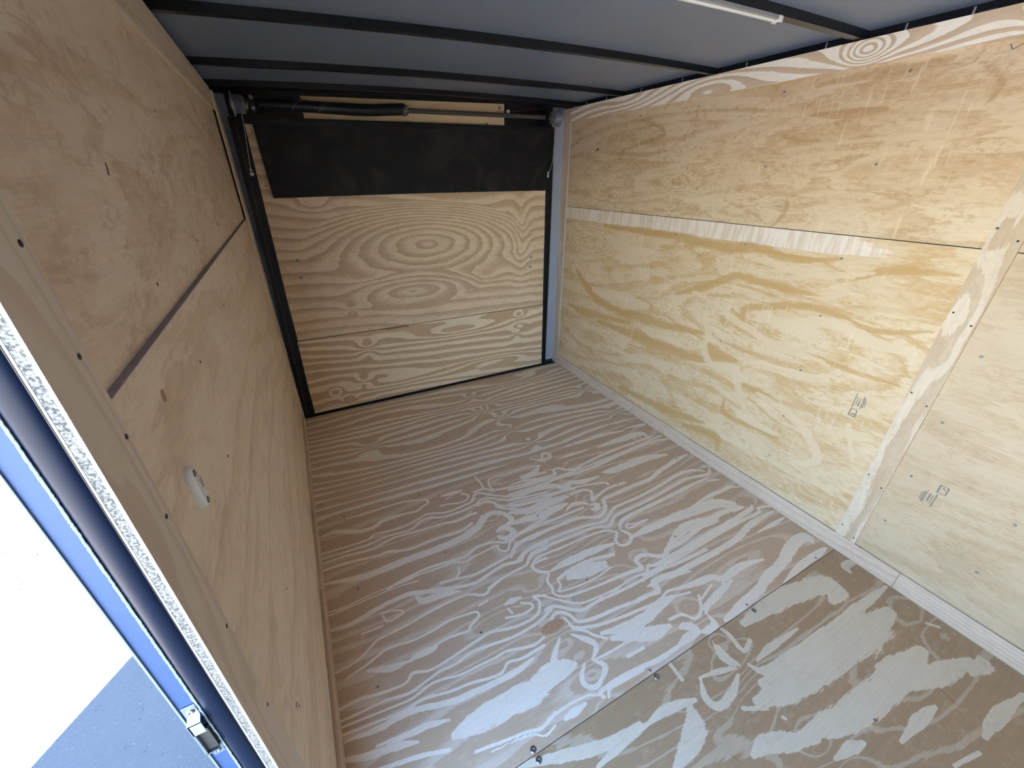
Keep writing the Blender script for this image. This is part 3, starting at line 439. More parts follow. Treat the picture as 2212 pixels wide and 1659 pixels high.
FIG_FLOOR_NEAR = [
  [(1.3954,-2.345,0.0305), (1.5903,-2.3468,0.0335), (1.8113,-2.3864,0.0364), (1.8566,-2.4272,0.0363), (1.788,-2.4496,0.0346)],
  [(1.3169,-2.4522,0.0103), (1.4029,-2.4459,0.0109), (1.5578,-2.4512,0.0117)],
  [(1.2805,-2.4456,0.012), (1.3068,-2.4834,0.0118), (1.4064,-2.4925,0.0124), (1.5923,-2.5041,0.0135), (1.8654,-2.5139,0.0155), (2.0599,-2.5158,0.017)],
  [(1.2674,-2.5093,0.0419), (1.3985,-2.5546,0.0438), (1.5955,-2.5592,0.0485), (1.7868,-2.5775,0.0529), (1.941,-2.5766,0.0572)],
  [(1.2017,-2.5296,0.0314), (1.3078,-2.5525,0.0334), (1.4602,-2.5751,0.0358)],
  [(1.146,-2.5215,0.0153), (1.2129,-2.5563,0.0156)],
  [(1.2368,-2.6471,0.0313), (1.398,-2.683,0.0346), (1.5679,-2.6989,0.0377), (1.7286,-2.703,0.0411), (1.8745,-2.7044,0.0444)],
  [(1.6656,-2.7278,0.0301), (1.8178,-2.7613,0.032), (1.9786,-2.7967,0.0342)],
  [(1.2399,-2.3411,0.0177), (1.2269,-2.3928,0.0169), (1.2492,-2.4293,0.0167)],
  [(1.2342,-2.4336,0.0083), (1.1732,-2.4138,0.0081), (1.0942,-2.3962,0.0078)],
  [(1.095,-2.4024,0.011), (1.0645,-2.4475,0.0103), (1.0831,-2.4835,0.0101), (1.1597,-2.4754,0.0108), (1.2202,-2.4502,0.0115)],
  [(0.8493,-2.412,0.0134), (0.9358,-2.412,0.0144), (1.0313,-2.4356,0.0151)],
  [(0.9979,-2.4443,0.0289), (0.9758,-2.4827,0.0273), (0.9171,-2.508,0.0252), (0.8423,-2.5253,0.0232)],
  [(1.0646,-2.6113,0.0194), (1.1301,-2.6099,0.0206), (1.2016,-2.6426,0.0212), (1.2735,-2.6755,0.0219)],
  [(1.2668,-2.7253,0.0139), (1.3411,-2.7334,0.0148), (1.3862,-2.7433,0.0152)],
  [(1.485,-2.7948,0.0145), (1.6091,-2.7929,0.0156), (1.6921,-2.8007,0.0163)],
  [(1.7223,-2.9046,0.0165), (1.8265,-2.9012,0.0176), (1.991,-2.9193,0.0191)],
  [(1.5521,-2.8908,0.0125), (1.6589,-2.9121,0.0132)],
  [(2.0101,-2.665,0.0152), (2.0333,-2.6916,0.0151)],
  [(2.0203,-2.8059,0.0209), (2.0054,-2.823,0.0205), (1.92,-2.8145,0.0197)],
  [(1.0407,-2.3207,0.0199), (1.0394,-2.3735,0.0189)],
  [(1.3046,-2.3194,0.0073), (1.3106,-2.3506,0.0072), (1.3058,-2.4084,0.0069), (1.3601,-2.3969,0.0071)],
  [(1.2336,-2.5924,0.0128), (1.2386,-2.6,0.0128)],
  [(2.1185,-2.3973,0.0158), (2.0197,-2.3851,0.0152), (2.0014,-2.4134,0.0149)],
  [(0.6447,-2.4223,0.0112), (0.7823,-2.4104,0.0127), (0.8493,-2.412,0.0134)],
  [(0.4234,-2.3052,0.0125), (0.5524,-2.3492,0.013), (0.7049,-2.3924,0.0139), (0.8274,-2.3983,0.0152)]]
FIG_WALL_LOW_L = [
  [(-0.1723,1.1773,0.0293), (-0.3817,1.1262,0.0282)],
  [(-0.5176,1.1412,0.0407), (-0.7166,1.0857,0.0391), (-0.9711,1.0961,0.0362)],
  [(-0.4369,0.7636,0.0539), (-0.717,0.7532,0.0503), (-0.9708,0.7748,0.0465)],
  [(-1.6769,0.9069,0.0302), (-1.8168,0.9075,0.0276), (-1.9719,0.9639,0.0243), (-2.1304,0.9353,0.022), (-2.2607,0.932,0.02)],
  [(-1.4433,0.909,0.0164), (-1.5301,0.8651,0.0162), (-1.631,0.8398,0.0157), (-1.7254,0.8162,0.0152), (-1.8964,0.8037,0.0137), (-2.0286,0.7956,0.0126)],
  [(-1.287,0.9403,0.0229), (-1.4313,0.9059,0.022)],
  [(-1.9253,1.1019,0.0198), (-2.0395,1.0942,0.0183)],
  [(-1.3867,0.8242,0.0172), (-1.4355,0.7429,0.0174), (-1.4283,0.6664,0.0178), (-1.4903,0.5887,0.0179), (-1.6382,0.6122,0.0169), (-1.6771,0.5188,0.0172), (-1.7317,0.4955,0.017)],
  [(-1.7754,0.5414,0.0217), (-1.9428,0.5093,0.0199), (-2.0607,0.4386,0.0191), (-2.115,0.3564,0.0192), (-2.017,0.2751,0.021)],
  [(-0.6677,0.394,0.04), (-0.9918,0.4036,0.0367)],
  [(-2.1661,0.5798,0.021), (-2.231,0.4374,0.0215)],
  [(-1.6701,0.413,0.0238), (-1.7638,0.3856,0.0232), (-1.9318,0.3827,0.0211)],
  [(-1.5351,1.1679,0.0194), (-1.8328,1.1351,0.0167), (-2.0453,1.1753,0.0141)],
  [(-2.0171,1.0554,0.0114), (-2.2212,1.0388,0.0098)],
  [(-2.0241,0.8798,0.0162), (-2.2333,0.8355,0.0142)]]
FIG_WALL_LOW_D = [
  [(-0.4847,1.2053,0.0268), (-0.996,1.2054,0.0231), (-1.415,1.1905,0.0201), (-1.5551,1.2089,0.019), (-1.7565,1.1833,0.0173), (-1.9269,1.2102,0.0152)],
  [(-0.2127,0.8611,0.0396), (-0.4965,0.699,0.0385), (-1.0248,0.6935,0.0335), (-1.4103,0.7347,0.0293)],
  [(-1.1775,0.9033,0.024), (-1.3466,0.9765,0.0221), (-1.5092,1.0637,0.0203), (-1.6729,1.0569,0.0191), (-1.8989,1.0611,0.0164)],
  [(-1.5297,0.9092,0.018), (-1.6013,0.8636,0.0179), (-1.6049,0.9292,0.0174), (-1.8334,0.9992,0.015), (-1.958,1.005,0.0137), (-2.1167,0.9737,0.0124), (-2.2832,1.0271,0.0106)],
  [(-1.6903,0.8261,0.0134), (-1.8487,0.8066,0.0122), (-1.9833,0.8069,0.0112), (-2.1059,0.7989,0.0103), (-2.2692,0.8075,0.0091)],
  [(-1.4223,0.6893,0.0356), (-1.5144,0.6483,0.0349), (-1.6259,0.6552,0.0335)],
  [(-0.5208,0.5448,0.0399), (-0.9597,0.5583,0.0354), (-1.3058,0.569,0.0319), (-1.5116,0.6099,0.0295)],
  [(-1.6268,0.4302,0.0144), (-1.6348,0.3543,0.0147), (-1.7736,0.3521,0.014), (-1.9383,0.3618,0.0128)],
  [(-1.6569,0.5468,0.0229), (-1.8293,0.544,0.021), (-2.0059,0.4636,0.0195)],
  [(-1.9986,1.1504,0.0184), (-2.1009,1.2008,0.0167), (-2.2671,1.2104,0.0145)],
  [(-1.4112,0.1419,0.028), (-1.6244,0.194,0.0259), (-1.6602,0.114,0.0262)],
  [(-0.1317,0.5743,0.0347), (-0.3875,0.5732,0.0327), (-0.8461,0.6259,0.0287)],
  [(-0.8306,0.1364,0.0329), (-1.2326,0.1688,0.0293), (-1.5426,0.2327,0.0262)]]
FIG_WALL_UP_L = [
  [(-1.7724,1.3856,0.0286), (-1.8543,1.3699,0.0271), (-1.9397,1.3821,0.0253)],
  [(-1.6696,1.4236,0.0098), (-1.8097,1.442,0.0089), (-1.9398,1.4332,0.0081), (-2.0609,1.4078,0.0074)],
  [(-0.9223,1.7442,0.0313), (-1.0498,1.733,0.03)],
  [(-1.5472,1.3572,0.0081), (-1.5851,1.3204,0.0081), (-1.6074,1.361,0.0079), (-1.5624,1.366,0.008)],
  [(-1.2247,1.4167,0.0135), (-1.3639,1.3879,0.0129)],
  [(-1.4096,1.4063,0.0168), (-1.5175,1.426,0.016)],
  [(-1.812,1.5139,0.0133), (-1.8967,1.5554,0.0123), (-1.9478,1.571,0.0117)],
  [(-0.8641,1.7056,0.0138), (-1.2314,1.679,0.0122)],
  [(-1.8143,1.7889,0.012), (-1.9497,1.7784,0.0108)],
  [(-1.5765,1.5932,0.0073), (-1.8163,1.6128,0.0064), (-2.0365,1.6102,0.0054), (-2.1482,1.6126,0.0049)]]
FIG_WALL_UP_D = [
  [(-1.6313,1.4442,0.0091), (-1.6575,1.3865,0.0092), (-1.6416,1.3327,0.0094), (-1.6093,1.2987,0.0097)],
  [(-1.3513,1.3957,0.0103), (-1.5021,1.3543,0.0099), (-1.5984,1.3057,0.0097)],
  [(-1.6414,1.8033,0.0163), (-1.8064,1.8115,0.015), (-1.9617,1.8105,0.0132), (-2.0268,1.8174,0.0125)],
  [(-1.6509,1.7116,0.0203), (-1.7871,1.6977,0.019), (-1.9006,1.7023,0.0174)],
  [(-0.7011,1.7909,0.0142), (-0.9056,1.7026,0.0136), (-0.57,1.6378,0.0155)],
  [(-0.4268,1.6336,0.0162), (-0.7383,1.6112,0.0149), (-0.9513,1.6209,0.0138)],
  [(-1.7444,1.5342,0.0104), (-1.8355,1.5573,0.0097), (-1.9195,1.5722,0.009)],
  [(-2.0721,1.809,0.0096), (-2.1577,1.7414,0.0091), (-2.1425,1.68,0.0095)],
  [(-2.1068,1.5487,0.0129), (-2.1757,1.5415,0.0122)],
  [(-1.5488,1.656,0.0087), (-1.5853,1.6401,0.0086), (-1.8206,1.6005,0.0077)]]
#FIG1

def stroke_field(A, B, strokes):
    """1 on a stroke's centre line, 0.5 at its half width, 0 beyond"""
    f = np.zeros(A.shape)
    for st in strokes:
        P = np.array(st)
        if P[:, 2].max() > 0.008: P[0, 2] *= 0.35; P[-1, 2] *= 0.35      # broad strokes taper out
        if len(P) > 2:                                                   # smooth curve through the points
            E = np.vstack([2 * P[0] - P[1], P, 2 * P[-1] - P[-2]]); out = []
            for i in range(1, len(E) - 2):
                for t in (0.0, 0.34, 0.67):
                    p0, p1, p2, p3 = E[i - 1:i + 3]
                    out.append(0.5 * (2 * p1 + (p2 - p0) * t + (2 * p0 - 5 * p1 + 4 * p2 - p3) * t * t + (3 * p1 - p0 - 3 * p2 + p3) * t ** 3))
            out.append(P[-1]); P = np.array(out); P[:, 2] = np.maximum(P[:, 2], 0.0008)
        st = [tuple(q) for q in P]
        for (x0, y0, w0), (x1, y1, w1) in zip(st[:-1], st[1:]):
            m_ = 2.2 * max(w0, w1); sel = (A > min(x0, x1) - m_) & (A < max(x0, x1) + m_) & (B > min(y0, y1) - m_) & (B < max(y0, y1) + m_)
            if not sel.any(): continue
            a, b = A[sel], B[sel]; dx, dy = x1 - x0, y1 - y0; L = dx * dx + dy * dy + 1e-12
            t = np.clip(((a - x0) * dx + (b - y0) * dy) / L, 0, 1); w = w0 + (w1 - w0) * t
            d = np.hypot(a - x0 - t * dx, b - y0 - t * dy)
            f[sel] = np.maximum(f[sel], np.clip(1 - d / (2 * w), 0, 1))
    return f

def ring_field(U, V, sp):
    """U along the grain, V across, in metres: the height of the growth rings, in rings"""
    rng = np.random.default_rng(sp.get('seed', 1))
    h = V * sp.get('n', 8.0) + sp.get('slope', 0.0) * U
    for k in range(6):
        a = sp.get('wav', 0.5) / (k + 1.5); fu = rng.uniform(0.6, 2.4) * (1 + 0.5 * k); fv = rng.uniform(1.5, 5.0) * (1 + 0.4 * k)
        h = h + a * np.sin(fu * U + fv * V + rng.uniform(0, 6.28))
    for b in sp.get('bumps', []):
        cu, cv, su, sv, A = b[:5]
        q = ((U - cu) / su) ** 2 + ((V - cv) / sv) ** 2
        h = h + A * np.exp(-q)
    for (cu, cv, A, s) in sp.get('knots', []):       # grain lines pinch and swirl round a knot
        A = A * 0.55; s = s * 0.85
        du = (U - cu) / (s * 1.0); dv = (V - cv) / (s * 0.8)
        q = du ** 2 + dv ** 2
        h = h + 0.6 * A * np.exp(-q ** 0.5 * 1.5) + 2.0 * abs(A) * dv * np.exp(-q * 0.45) + 0.35 * A * np.exp(-((du / 4) ** 2 + dv ** 2) * 0.6)
    for (cu, cv, R, rate, sq) in sp.get('ovals', []):  # nested ovals (cathedral figure)
        q = np.sqrt(((U - cu) / sq) ** 2 + (V - cv) ** 2)
        w = 0.88 * np.clip(1 - (q / R) ** 3, 0, 1)
        h = h * (1 - w) + (rate * q + 0.3) * w
    return h

def sheet(name, parent, o, e1, e2, L1, L2, n, mat, sp, grain=1, thick=TH, res=0.012, hole=None):
    """o corner, e1/e2 unit edges, L1/L2 lengths, n outward normal; front face gridded for the ring figure"""
    o, e1, e2, n = (np.array(q, float) for q in (o, e1, e2, n))
    a, b = max(2, int(L1 / res) + 1), max(2, int(L2 / res) + 1)
    s = np.linspace(0, L1, a); t = np.linspace(0, L2, b)
    S, T = np.meshgrid(s, t, indexing='ij')
    P = o + S[..., None] * e1 + T[..., None] * e2
    front = P.reshape(-1, 3)
    if np.dot(np.cross(e1, e2), n) > 0: flip = False
    else: flip = True
    idx = np.arange(a * b).reshape(a, b)
    q = np.stack([idx[:-1, :-1], idx[1:, :-1], idx[1:, 1:], idx[:-1, 1:]], -1).reshape(-1, 4)
    if flip: q = q[:, ::-1]
    c = [o, o + L1 * e1, o + L1 * e1 + L2 * e2, o + L2 * e2]
    cid = [idx[0, 0], idx[-1, 0], idx[-1, -1], idx[0, -1]]
    nb = len(front); back = np.array([p - n * thick for p in c]); fr2 = np.array(c)
    verts = np.vstack([front, fr2, back])
    faces = [tuple(int(k) for k in f) for f in q]
    for i in range(4):
        j = (i + 1) % 4
        f = (nb + i, nb + 4 + i, nb + 4 + j, nb + j); faces.append(f if not flip else f[::-1])
    f = (nb + 4, nb + 7, nb + 6, nb + 5); faces.append(f if not flip else f[::-1])
    me = bpy.data.meshes.new(name); me.from_pydata(verts.tolist(), [], faces); me.update()
    SS = np.concatenate([S.reshape(-1), [0, L1, L1, 0] * 2]); TT = np.concatenate([T.reshape(-1), [0, 0, L2, L2] * 2])
    U, V = (SS, TT) if grain == 1 else (TT, SS)
    ring = ring_field(U, V, sp).astype(np.float32)
    g = np.stack([U, V, np.full_like(U, sp.get('seed', 1) * 1.37)], -1).astype(np.float32)
    at = me.attributes.new('ring', 'FLOAT', 'POINT'); at.data.foreach_set('value', ring)
    at = me.attributes.new('grain', 'FLOAT_VECTOR', 'POINT'); at.data.foreach_set('vector', g.reshape(-1))
    for key, nm in (('lite', 'lite'), ('dark', 'dark')):
        if sp.get(key):
            WP = np.array(verts); ax = [k for k in range(3) if abs(n[k]) < 0.5]
            at = me.attributes.new(nm, 'FLOAT', 'POINT'); at.data.foreach_set('value', stroke_field(WP[:, ax[0]], WP[:, ax[1]], sp[key]).astype(np.float32))
    if sp.get('pale'):
        va, vb, u0, u1 = sp['pale']
        pv = (1 / (1 + np.exp(-(V - va) / 0.0025))) * (1 / (1 + np.exp(-(u1 - U) * 5))) * (1 / (1 + np.exp(-(U - u0) * 5)))
        at = me.attributes.new('pale', 'FLOAT', 'POINT'); at.data.foreach_set('value', pv.astype(np.float32))
    me.materials.append(mat)
    return link(name, me, parent)

# shared small meshes
def dome_mesh(name, r, h, mat):
    bm = bmesh.new(); lathe(bm, (0, 0, 0), (0, 0, 1), [(-0.001, r), (h * 0.35, r), (h, r * 0.55), (h * 0.75, r * 0.28), (h * 0.3, r * 0.2)], 12)
    bmesh.ops.recalc_face_normals(bm, faces=bm.faces[:])
    me = bpy.data.meshes.new(name); bm.to_mesh(me); bm.free(); me.materials.append(mat)
    for p in me.polygons: p.use_smooth = True
    return me
ME_SCREW = dome_mesh('screw', 0.0045, 0.0022, M_SCREW)
ME_BIG = dome_mesh('bolt', 0.0095, 0.003, M_SCREW)
ME_NAIL = dome_mesh('nail', 0.0032, 0.0008, M_NAIL)
def put_screw(parent, p, n, me=ME_SCREW, name='screw'):
    o = link(name, me, parent); o.location = Vector(p)
    o.rotation_euler = Vector(n).to_track_quat('Z', 'Y').to_euler(); return o

# ============================================================ SETTING
# ---- floor: three plywood sheets laid across the body
floor = tag(empty('floor'), kind='structure')
X0, Y1, Z1 = (1, 0, 0), (0, 1, 0), (0, 0, 1)
S1, S2 = -1.0964, -2.3154
GAP = 0.0012
FX0, FX1 = -0.03, W + 0.03
def fl(y0, y1, mat, sp, name='plywood_sheet'):
    return sheet(name, floor, (FX0, y0 + GAP, 0), X0, Y1, FX1 - FX0, y1 - y0 - 2 * GAP, Z1, mat, sp, grain=1, thick=0.018, res=sp.get('res', 0.0085))
kx = 0.03
fs1 = fl(S1, 0.0, M_FLOOR, dict(seed=11, n=15, wav=0.8, slope=0.3,
    knots=[(1.13 + kx, S1 * 0 + (-0.486 - S1), 1.6, 0.05), (1.23 + kx, -0.40 - S1, -1.4, 0.045), (1.24 + kx, -0.62 - S1, 1.5, 0.05), (1.20 + kx, -0.80 - S1, -1.2, 0.05), (0.35 + kx, -0.55 - S1, 1.3, 0.06), (1.98 + kx, -0.55 - S1, 1.2, 0.05), (1.27 + kx, -0.97 - S1, 1.2, 0.045), (1.15 + kx, -0.25 - S1, 1.3, 0.04), (1.98 + kx, -0.93 - S1, -1.2, 0.05)],
    bumps=[(0.6, 0.35, 0.5, 0.10, 1.4), (1.7, 0.5, 0.5, 0.10, -1.6), (0.9, 0.8, 0.5, 0.08, 1.2), (1.6, 0.95, 0.4, 0.08, 1.5)]))
fs2 = fl(S2, S1, M_FLOOR_MID, dict(res=0.0042, lite=FIG_FLOOR_MID, seed=5, n=12.5, wav=0.9, slope=-0.2,
    knots=[(1.27 + kx, -1.133 - S2, 1.0, 0.03), (1.284 + kx, -1.30 - S2, -1.3, 0.045), (1.284 + kx, -1.573 - S2, 1.7, 0.055), (1.269 + kx, -1.80 - S2, -1.8, 0.055), (1.256 + kx, -1.982 - S2, 1.6, 0.05), (1.27 + kx, -2.25 - S2, 1.9, 0.055),
           (0.78 + kx, -1.47 - S2, 1.8, 0.055), (0.754 + kx, -1.566 - S2, -1.5, 0.05), (0.75 + kx, -1.30 - S2, 1.2, 0.045), (0.768 + kx, -1.898 - S2, -1.5, 0.05), (0.75 + kx, -2.044 - S2, 2.2, 0.06), (0.777 + kx, -2.20 - S2, -2.0, 0.05), (0.766 + kx, -2.285 - S2, 1.3, 0.04),
           (2.0 + kx, -1.98 - S2, 1.4, 0.045), (1.9 + kx, -1.28 - S2, 1.2, 0.04)],
    bumps=[(1.00, -1.75 - S2, 0.22, 0.05, 1.8), (1.03, -1.97 - S2, 0.20, 0.05, -1.6), (0.45, -1.98 - S2, 0.28, 0.035, 1.4), (0.42, -1.30 - S2, 0.30, 0.04, 1.5), (0.60, -1.90 - S2, 0.12, 0.03, -1.3), (1.05, -1.22 - S2, 0.2, 0.04, 1.5),
           (1.75, -1.55 - S2, 0.35, 0.07, 2.0), (1.7, -2.15 - S2, 0.4, 0.07, -1.8), (0.35, -1.65 - S2, 0.35, 0.06, 1.5), (1.05, -1.50 - S2, 0.25, 0.05, -1.6)]))
fs3 = fl(S2 - 1.2192, S2, M_FLOOR_NEAR, dict(res=0.005, lite=FIG_FLOOR_NEAR, seed=23, n=5.0, wav=0.8, slope=0.15,
    knots=[(1.253 + kx, -2.36 - (S2 - 1.219), -1.0, 0.04), (1.25 + kx, -2.445 - (S2 - 1.219), 2.2, 0.075), (1.16 + kx, -2.50 - (S2 - 1.219), -1.4, 0.06), (1.03 + kx, -2.467 - (S2 - 1.219), 1.1, 0.05), (1.257 + kx, -2.72 - (S2 - 1.219), 1.8, 0.07), (2.0 + kx, -2.653 - (S2 - 1.219), 1.6, 0.07)],
    bumps=[(1.6, -2.40 - (S2 - 1.219), 0.35, 0.05, 1.0), (1.55, -2.55 - (S2 - 1.219), 0.45, 0.07, -0.9), (0.85, -2.42 - (S2 - 1.219), 0.3, 0.06, 0.9), (1.75, -2.75 - (S2 - 1.219), 0.22, 0.10, 1.1)]))
fs4 = fl(YF, S2 - 1.2192, M_FLOOR, dict(seed=29, n=9, wav=0.8))
for (x, y) in [(1.477, -2.303), (1.479, -2.331), (0.964, -2.303), (0.97, -2.328), (0.504, -2.303), (0.506, -2.331), (1.949, -2.303), (1.954, -2.332), (0.06, -2.303)]:
    put_screw(fs2 if y > S2 else fs3, (x, y, 0), Z1, ME_BIG if x in (0.97, 0.506, 0.504, 1.479) else ME_SCREW)
for y in (-1.518, -1.92):
    for x in (0.131, 0.505, 0.985, 1.49, 1.95): put_screw(fs2, (x, y + random.Random(int(x * 100)).uniform(-.012, .012), 0), Z1)
for y in (-0.30, -0.705, -1.085, -1.108):
    for x in (0.131, 0.505, 0.985, 1.49, 1.95): put_screw(fs1 if y > S1 else fs2, (x, y, 0), Z1)
for x in (0.5, 0.98, 1.48, 1.95): put_screw(fs3, (x, -2.73, 0), Z1)
# boat-shaped repair patch and knots on the floor
bm = bmesh.new()
pts = []
for k in range(28):
    a_ = 2 * math.pi * k / 28; r_ = 1 + (0.16 if k % 2 else 0) * (1 if abs(math.cos(a_)) > 0.5 else 0.2)
    pts.append((0.752 + 0.047 * r_ * math.cos(a_), -2.022 + 0.021 * math.sin(a_), 0.0002))
slab(bm, pts, (0, 0, 0.0004)); obj('wood_patch', bm, M_PATCH, fs2)
for (x, y, ra, rb, p_) in [(1.029, -2.467, 0.020, 0.014, fs3), (1.247, -2.343, 0.012, 0.010, fs3)]:
    bm = bmesh.new(); slab(bm, [(x + ra * math.cos(2 * math.pi * k / 20), y + rb * math.sin(2 * math.pi * k / 20), 0.0001) for k in range(20)], (0, 0, 0.0004)); obj('knot', bm, M_PATCH, p_)

def split_mark(parent, x0, y0, x1, y1, w):
    d = Vector((x1 - x0, y1 - y0, 0)).normalized(); n_ = Vector((-d.y, d.x, 0)) * w; m_ = Vector(((x0 + x1) / 2, (y0 + y1) / 2, 0.0002))
    a_, b_ = Vector((x0, y0, 0.0002)), Vector((x1, y1, 0.0002))
    return obj('split', slab(bmesh.new(), [a_, m_ + d * 0.01 - n_, b_, m_ + d * 0.01 + n_], (0, 0, 0.0003)), M_KNOT, parent)
split_mark(fs3, 1.773, -2.776, 1.758, -2.836, 0.0011)
split_mark(fs3, 1.022, -2.609, 1.005, -2.575, 0.0008)

# ---- right wall
wr = tag(empty('wall_right', (W, 0, 0)), kind='structure')
NX = (-1, 0, 0)
YS, WS = -2.290, 0.0745          # batten over the joint of the sheets
XR = W + TH                       # face of the sheets behind the strips
ZB, ZSM = 0.083, 1.2975
up_r = sheet('plywood_panel', wr, (W + TH, YS - 0.03, ZSM + 0.002), Y1, Z1, -YS + 0.03 + 0.0, HR - ZSM - 0.004, NX, M_RIGHT,
    dict(lite=FIG_WALL_UP_L, dark=FIG_WALL_UP_D, seed=41, n=7, wav=1.0, ovals=[(0.78, 0.065, 0.075, 11, 4.5), (0.62, 0.33, 0.10, 9, 5.5)], bumps=[(1.3, 0.16, 0.3, 0.06, 1.6), (1.75, 0.10, 0.25, 0.05, 1.5), (1.35, 0.42, 0.5, 0.05, -1.5)], knots=[(1.27, 0.14, 1.4, 0.05), (0.56, 0.22, 1.2, 0.04), (1.30, 0.03, 1.0, 0.035)]))
lo_r = sheet('plywood_panel', wr, (W + TH, YS - 0.03, 0.0), Y1, Z1, -YS + 0.03, ZSM - 0.001, NX, M_RIGHT_LOW,
    dict(res=0.006, lite=FIG_WALL_LOW_L, dark=FIG_WALL_LOW_D, seed=44, n=4.5, wav=0.9, pale=(1.222, 1.3, 0.30, 4.0), ovals=[(0.62, 0.86, 0.20, 7, 3.4), (0.78, 0.40, 0.16, 8, 2.6), (2.0, 1.1, 0.12, 7, 3.0)], bumps=[(1.2, 0.65, 0.5, 0.10, 1.4), (0.8, 1.14, 0.7, 0.05, -1.0), (1.9, 0.4, 0.4, 0.1, 1.3)]))
up_r2 = sheet('plywood_panel', wr, (W + TH, YF, ZSM + 0.002), Y1, Z1, (YS - 0.03) - YF - 0.001, HR - ZSM - 0.004, NX, M_RIGHT_PALE, dict(seed=47, n=6, wav=0.9))
lo_r2 = sheet('plywood_panel', wr, (W + TH, YF, 0.0), Y1, Z1, (YS - 0.03) - YF - 0.001, ZSM - 0.001, NX, M_RIGHT_PALE,
    dict(seed=49, n=4, wav=0.9, bumps=[(1.6, 0.85, 0.5, 0.1, 1.2), (1.5, 0.35, 0.5, 0.1, -1.2)]))
# a dark shim behind each sheet joint so the joint reads as a thin recessed gap
obj('joint_backing', bx((XR + 0.006, YF, ZSM - 0.02), (XR + 0.012, 0, ZSM + 0.02)), M_BLACK, wr)
st_v = sheet('batten', wr, (W, YS - WS, ZB + 0.001), Y1, Z1, WS, HR - 0.078 - ZB - 0.002, NX, M_STRIP_MID,
    dict(seed=61, n=12, wav=1.2, bumps=[(1.62, 0.03, 0.14, 0.035, 0.8), (1.00, 0.04, 0.10, 0.03, 0.9), (0.86, 0.03, 0.06, 0.03, 0.7), (1.25, 0.06, 0.09, 0.03, -0.8)]), grain=2, res=0.004)
st_c = sheet('corner_strip', wr, (W, -0.028, 0.0), Y1, Z1, 0.078, HR, NX, M_STRIP_BASE, dict(seed=63, n=14, wav=0.5), grain=2, res=0.01)
obj('strip_edge', bx((W - 0.0004, -0.0305, 0.083), (W + TH, -0.0282, HR - 0.08)), M_VENEER, st_c)
for z in (0.22, 0.62, 0.95, 1.30, 1.66): put_screw(st_c, (W, -0.002, z), NX, ME_NAIL, 'nail')
for z in (0.14, 0.42, 0.80, 1.10, 1.36, 1.66):
    put_screw(st_v, (W, YS - 0.010, z), NX, ME_NAIL, 'nail'); put_screw(st_v, (W, YS - 0.064, z - 0.03), NX, ME_NAIL, 'nail')
for y in (-1.925, -1.516, -1.098, -0.70, -0.30):
    for z in (1.802, 1.536): put_screw(up_r, (XR, y, z), NX)
    for z in (1.213, 0.982, 0.730, 0.49, 0.26): put_screw(lo_r, (XR, y, z), NX)
for z in (1.238, 0.982, 0.730, 0.49, 0.26): put_screw(lo_r2, (XR, -2.41, z), NX)
for z in (0.26, 0.49, 0.73): put_screw(lo_r2, (XR, -2.68, z), NX)

# small printed grade stamps: rows of fine marks and a little framed box, as faded ink on the sheet
def stamp(parent, x, y, z, ey, ez, nx, rows):
    """rows: list of (y0, z0, y1, z1, width) strokes in the stamp's own frame"""
    bm = bmesh.new(); rnd = random.Random(int(abs(y) * 1000))
    for (a0, b0, a1, b1, wd) in rows:
        p = Vector((x, y + a0 * ey, z + b0 * ez)); q = Vector((x, y + a1 * ey, z + b1 * ez)); d = (q - p); L = d.length; d.normalize()
        sd = Vector((nx, 0, 0)).cross(d) * wd / 2; s_ = 0.0
        while s_ < L:
            e_ = min(L, s_ + rnd.uniform(0.0025, 0.008))
            slab(bm, [p + d * s_ + sd, p + d * e_ + sd, p + d * e_ - sd, p + d * s_ - sd], (nx * 0.0003, 0, 0))
            s_ = e_ + rnd.uniform(0.0006, 0.0022)
    return obj('ink_stamp', bm, M_INK, parent)
box_rows = [(0, 0, 0.022, 0, 0.003), (0.022, 0, 0.022, 0.032, 0.004), (0, 0, 0, 0.032, 0.005), (0, 0.032, 0.022, 0.032, 0.003), (0.008, 0.006, 0.018, 0.014, 0.004)]
lines = [(0.000, 0.040, 0.000, 0.100, 0.0035), (0.008, 0.052, 0.008, 0.085, 0.0025), (0.016, 0.050, 0.016, 0.082, 0.0045), (0.026, 0.040, 0.026, 0.098, 0.003), (0.031, 0.048, 0.031, 0.092, 0.004), (0.037, 0.052, 0.037, 0.084, 0.0025)]
stamp(lo_r, XR, -2.152, 0.622, -1, 1, -1, box_rows + lines)
stamp(lo_r2, XR, -2.490, 0.508, 1, -1, -1, [(a - 0.022 if 0 else -a, b, -c, d, e) for a, b, c, d, e in box_rows] + [(a - 0.005, b, c - 0.005, d, e) for a, b, c, d, e in lines])
bm = bmesh.new()   # pencil tick near the top of the wall
for (p, q) in (((-2.140, 1.826), (-2.149, 1.812)), ((-2.149, 1.812), (-2.176, 1.826))):
    P_, Q_ = Vector((XR, *p)), Vector((XR, *q)); dd = (Q_ - P_).normalized(); s_ = Vector((-1, 0, 0)).cross(dd) * 0.0012
    slab(bm, [P_ + s_, Q_ + s_, Q_ - s_, P_ - s_], (-0.0003, 0, 0))
obj('pencil_mark', bm, M_INK, up_r)
for (y, z, r_) in [(-0.345, 1.655, 0.007), (-0.325, 1.650, 0.004)]:
    bm = bmesh.new(); slab(bm, [(XR, y + r_ * math.cos(k * .785), z + r_ * 1.3 * math.sin(k * .785)) for k in range(8)], (-0.0004, 0, 0)); obj('knot', bm, M_DARKHOLE, up_r)

